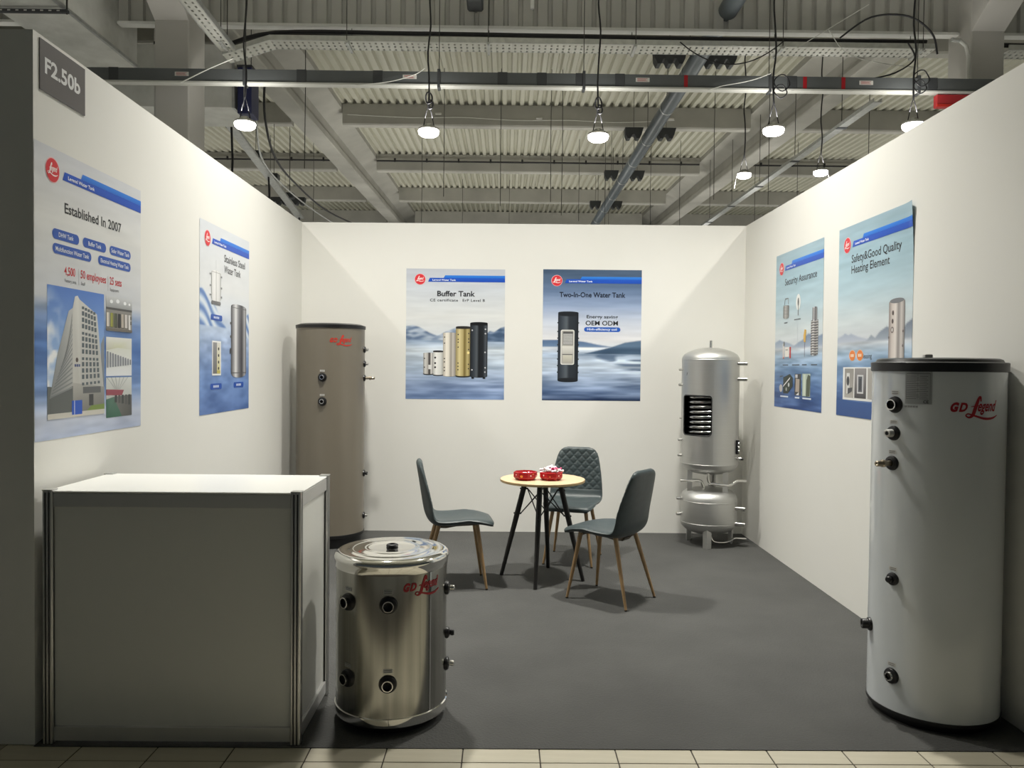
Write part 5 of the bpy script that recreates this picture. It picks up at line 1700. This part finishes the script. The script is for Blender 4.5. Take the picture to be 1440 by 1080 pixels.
# ================================================================== TABLE
tc = Vector((0.274, 5.557, 0))
t = thing('round_table', tc, 'small round oak table on four black legs', 'table')
MB().lathe([(0.298, 0.6935), (0.302, 0.696), (0.302, 0.7095), (0.300, 0.7120)], tc, 72).build('table_edge', 'oakedge', t)
MB().lathe([(0.300, 0.7120), (0.15, 0.7122), (0, 0.7122)], tc, 72).build('table_top', 'oak', t)
MB().lathe([(0, 0.693), (0.298, 0.6935)], tc, 48).build('underside', 'oakedge', t)
LEGA = [165, 259, 78, -14]
def leg_pt(k, z):
    a = math.radians(LEGA[k])
    r = 0.298 - (0.298 - 0.125) * z / 0.69
    return tc + Vector((r * math.cos(a), r * math.sin(a), z))
for k in range(4):
    lg = MB().tube([leg_pt(k, 0.0), leg_pt(k, 0.45), leg_pt(k, 0.675)], [0.0135, 0.0195, 0.0195], 14).build('leg', 'blackwood', t)
    MB().tube([leg_pt(k, 0.64), leg_pt(k, 0.692)], 0.010, 8).build('leg_pin', 'chrome', lg)
    for z in (0.455, 0.635):
        p = leg_pt(k, z)
        d = (tc + Vector((0, 0, z)) - p).normalized()
        MB().tube([p - d * 0.026, p + d * 0.030], 0.006, 8).build('leg_bolt', 'black', lg)
PAIR = [(0, 1), (1, 3), (3, 2), (2, 0)]
for a_, c_ in PAIR:
    for (i, j) in ((a_, c_), (c_, a_)):
        p, q = leg_pt(i, 0.64), leg_pt(j, 0.455)
        di, dj = (tc + Vector((0, 0, p.z)) - p).normalized(), (tc + Vector((0, 0, q.z)) - q).normalized()
        MB().tube([p + di * 0.026, q + dj * 0.026], 0.0042, 8).build('cross_rod', 'black', t)
mb = MB().tube([leg_pt(k, 0.683) for k in (0, 1, 3, 2)], 0.008, 6, closed=True)
mb.build('mounting_ring', 'black', t)

# ---- sweet dishes
def dish(x, y, rot, label, filled):
    d = thing('sweet_dish', (x, y, 0.7125), label, 'dish')
    def ring(r, z):
        return [(x + r * math.cos(2 * PI * (k + rot) / 8), y + r * math.sin(2 * PI * (k + rot) / 8), 0.7125 + z) for k in range(8)]
    rs = [ring(0.066, 0.0), ring(0.085, 0.022), ring(0.085, 0.055), ring(0.079, 0.058), ring(0.077, 0.052), ring(0.062, 0.012)]
    vs = [p for r in rs for p in r]
    fs = []
    for i in range(5):
        for k in range(8):
            fs.append((i * 8 + k, i * 8 + (k + 1) % 8, (i + 1) * 8 + (k + 1) % 8, (i + 1) * 8 + k))
    fs += [tuple(reversed(range(8))), tuple(range(40, 48))]
    MB().add(vs, fs).build('dish_body', 'dish_red', d)
    for k, (fa, z, r_, m_) in enumerate(((4.55, 0.038, 0.005, 'dot_white'), (5.15, 0.030, 0.009 if not filled else 0.004, 'dot_orange'), (6.3, 0.035, 0.0045, 'dot_white'), (6.9, 0.046, 0.0035, 'dot_orange'), (7.35, 0.038, 0.0045, 'dot_white'), (3.9, 0.044, 0.004, 'dot_orange'))):
        fi = math.floor(fa)
        a0, a1 = 2 * PI * (fi + rot) / 8, 2 * PI * (fi + 1 + rot) / 8
        f_ = 0.25 + 0.5 * (fa - fi)
        p = Vector((x, y, 0.7125 + z)) + Vector((math.cos(a0), math.sin(a0), 0)).lerp(Vector((math.cos(a1), math.sin(a1), 0)), f_) * 0.085
        nrm = Vector((math.cos((a0 + a1) / 2), math.sin((a0 + a1) / 2), 0))
        MB().lathe([(r_, 0.0), (r_, 0.0008), (0, 0.0009)], p, 12, nrm).build('painted_dot', m_, d)
    return d
dish(0.150, 5.50, 0.2, 'left red octagonal dish with dots on the round table', False)
dish(0.330, 5.50, 0.5, 'right red octagonal dish, heaped with wrapped sweets', True)
def sweet(x, y, z, rx, rz, m_, label, group):
    d = Vector((math.cos(rz), math.sin(rz), math.sin(rx) * 0.4)).normalized()
    mb = MB().lathe([(0.011, -0.034), (0.004, -0.020), (0.009, -0.017), (0.0115, -0.006), (0.0115, 0.006), (0.009, 0.017), (0.004, 0.020), (0.011, 0.034)], (x, y, z), 9, d, True, 50)
    tag(mb.build('wrapped_sweet', m_), label, 'sweet', group)
for k in range(14):
    a, rr = 2.4 * k, 0.012 + 0.0115 * math.sqrt(k) * 1.05
    z = 0.7125 + 0.056 + max(0, 0.036 - 0.55 * rr) + 0.006 * (k % 2)
    sweet(0.330 + rr * math.cos(a), 5.50 + rr * math.sin(a), z, random.uniform(-1, 1), random.uniform(0, 3), ('sweet_white', 'sweet_white', 'sweet_pink')[k % 3],
          ('white' if k % 3 < 2 else 'pink') + ' twist-wrapped sweet heaped in the right red dish', 'wrapped sweets in the right red dish')
for k in range(3):
    sweet(0.142 + 0.028 * k, 5.49 + 0.02 * (k % 2), 0.7125 + 0.042, 0.2, 0.4 + k, ('sweet_white', 'dish_red', 'sweet_pink')[k],
          ('white', 'red', 'pink')[k] + ' twist-wrapped sweet lying in the left red dish', 'wrapped sweets in the left red dish')

# ================================================================== CHAIRS
PROF = [(0.264, 0.418), (0.258, 0.430), (0.235, 0.441), (0.17, 0.449), (0.09, 0.447), (0.0, 0.440), (-0.075, 0.438), (-0.125, 0.446), (-0.158, 0.472), (-0.178, 0.515), (-0.190, 0.57), (-0.203, 0.65), (-0.216, 0.73), (-0.228, 0.80), (-0.235, 0.84), (-0.238, 0.862)]
def chair_shell():
    """one padded shell, cut at the seam into seat and backrest"""
    path = spline(PROF, 8)
    L = [0]
    for i in range(1, len(path)):
        L.append(L[-1] + math.dist(path[i], path[i - 1]))
    tot = L[-1]
    nv, nu = 110, 48
    def at(s):
        s = max(0, min(1, s)) * tot
        i = max(j for j in range(len(L)) if L[j] <= s + 1e-9)
        i = min(i, len(L) - 2)
        t_ = (s - L[i]) / (L[i + 1] - L[i])
        p = [path[i][k] + (path[i + 1][k] - path[i][k]) * t_ for k in (0, 1)]
        d = (path[i + 1][0] - path[i][0], path[i + 1][1] - path[i][1])
        l = math.hypot(*d)
        return p, (d[0] / l, d[1] / l)
    WS = [(0, 0.15), (0.02, 0.168), (0.06, 0.188), (0.13, 0.204), (0.3, 0.213), (0.45, 0.212), (0.55, 0.212), (0.65, 0.207), (0.75, 0.196), (0.85, 0.180), (0.91, 0.168), (0.95, 0.155), (0.975, 0.138), (0.99, 0.118), (1.0, 0.085)]
    def half(s):
        return float(np.interp(s, [q[0] for q in WS], [q[1] for q in WS]))
    def point(s, u, side):
        p, d = at(s)
        nx, nz = -d[1], d[0]             # towards the front and the top of the seat
        if nz < 0 and nx < 0: nx, nz = -nx, -nz
        nx, nz = (d[1], -d[0]) if (d[1] * 1 + -d[0] * 1) > 0 else (-d[1], d[0])
        hw_ = half(s)
        y = hw_ * u
        back = min(1, max(0, (s - 0.5) / 0.12))
        lip = min(1, max(0, (s - 0.05) / 0.16))
        dish_ = (0.024 * (1 - back) * lip + 0.034 * back * (1 - 0.92 * min(1, max(0, (s - 0.68) / 0.28)))) * abs(u) ** 2.4
        e = math.sqrt(max(0, 1 - u ** 6)) * math.sqrt(max(0.0, 1 - max(0, (s - 0.965) / 0.035) ** 2)) * math.sqrt(max(0, 1 - max(0, (0.025 - s) / 0.025) ** 2))
        th = 0.0215 * e
        off = dish_ + (th if side > 0 else -th)
        if side > 0 and 0.60 < s < 0.985:      # quilted diamonds
            a, c = s * tot / 0.074, y / 0.066
            g = min(abs(((a + c) * 0.5 + 0.25) % 0.5 - 0.25), abs(((a - c) * 0.5 + 0.25) % 0.5 - 0.25)) * 0.066
            fade = min(1, (s - 0.60) / 0.01) * min(1, (0.985 - s) / 0.02) * min(1, (1 - abs(u)) / 0.10)
            off -= 0.0050 * math.exp(-(g / 0.0042) ** 2) * fade
        if side > 0 and abs(s - 0.595) < 0.006:
            off -= 0.003
        return (p[0] + nx * off, y, p[1] + nz * off)
    def piece(s0, s1, n_):
        mb = MB()
        for side in (1, -1):
            vs = [point(s0 + (s1 - s0) * j / n_, -1 + 2 * i / nu, side) for j in range(n_ + 1) for i in range(nu + 1)]
            fs = []
            for j in range(n_):
                for i in range(nu):
                    q = j * (nu + 1) + i
                    f = (q, q + 1, q + nu + 2, q + nu + 1)
                    fs.append(f if side > 0 else tuple(reversed(f)))
            mb.add(vs, fs, True)
        return mb
    return piece(0, 0.60, 44), piece(0.60, 1.0, 96)
seat_mb, back_mb = chair_shell()
def make_chair():
    root = bpy.data.objects.new('dining_chair', None)
    COL.objects.link(root)
    seat_mb.build('seat', 'leather', root, True)
    back_mb.build('backrest', 'leather', root, True)['label'] = 'backrest with quilted diamond front'
    for (fx, fy) in ((0.218, 0.186), (0.218, -0.186), (-0.222, 0.190), (-0.222, -0.190)):
        top = (0.155 if fx > 0 else -0.105, 0.125 if fy > 0 else -0.125, 0.428)
        lg = MB().tube([(fx, fy, 0.004), ((fx + top[0]) / 2, (fy + top[1]) / 2, 0.215), top], [0.0085, 0.0125, 0.0155], 12).build('leg', 'legwood', root, True)
        MB().tube([(fx, fy, 0.0), (fx - 0.001 * (1 if fx > 0 else -1), fy, 0.008)], 0.0095, 10).build('leg_glide', 'black', lg, True)
    mb = MB()
    mb.prism([(-0.13, 0.418), (0.175, 0.418), (0.16, 0.410), (0.02, 0.404), (-0.05, 0.392), (-0.11, 0.396)], 1, -0.045, 0.045)
    mb.tube([(0.155, -0.128, 0.418), (0.155, 0.128, 0.418)], 0.010, 8)
    mb.tube([(-0.105, -0.128, 0.416), (-0.105, 0.128, 0.416)], 0.010, 8)
    mb.build('under_frame', 'legframe', root, True)
    return root
def copy_chair(src):
    r = src.copy()
    COL.objects.link(r)
    for ch in list(src.children):
        c = ch.copy()
        COL.objects.link(c)
        c.parent = r
        for g in list(ch.children):
            d = g.copy()
            COL.objects.link(d)
            d.parent = c
    return r
chair = make_chair()
for i, (x, y, deg, lb) in enumerate(((-0.352, 5.408, 7.6, 'grey padded chair in profile behind the polished steel tank'),
                                     (0.540, 6.105, 255.0, 'grey padded chair behind the table showing its quilted front'),
                                     (0.703, 5.088, 142.0, 'nearest grey padded chair, its back turned, right of the table'))):
    c = chair if i == 0 else copy_chair(chair)
    c.location = (x, y, 0)
    c.rotation_euler = (0, 0, math.radians(deg))
    tag(c, lb, 'chair', 'grey chairs around the round table')
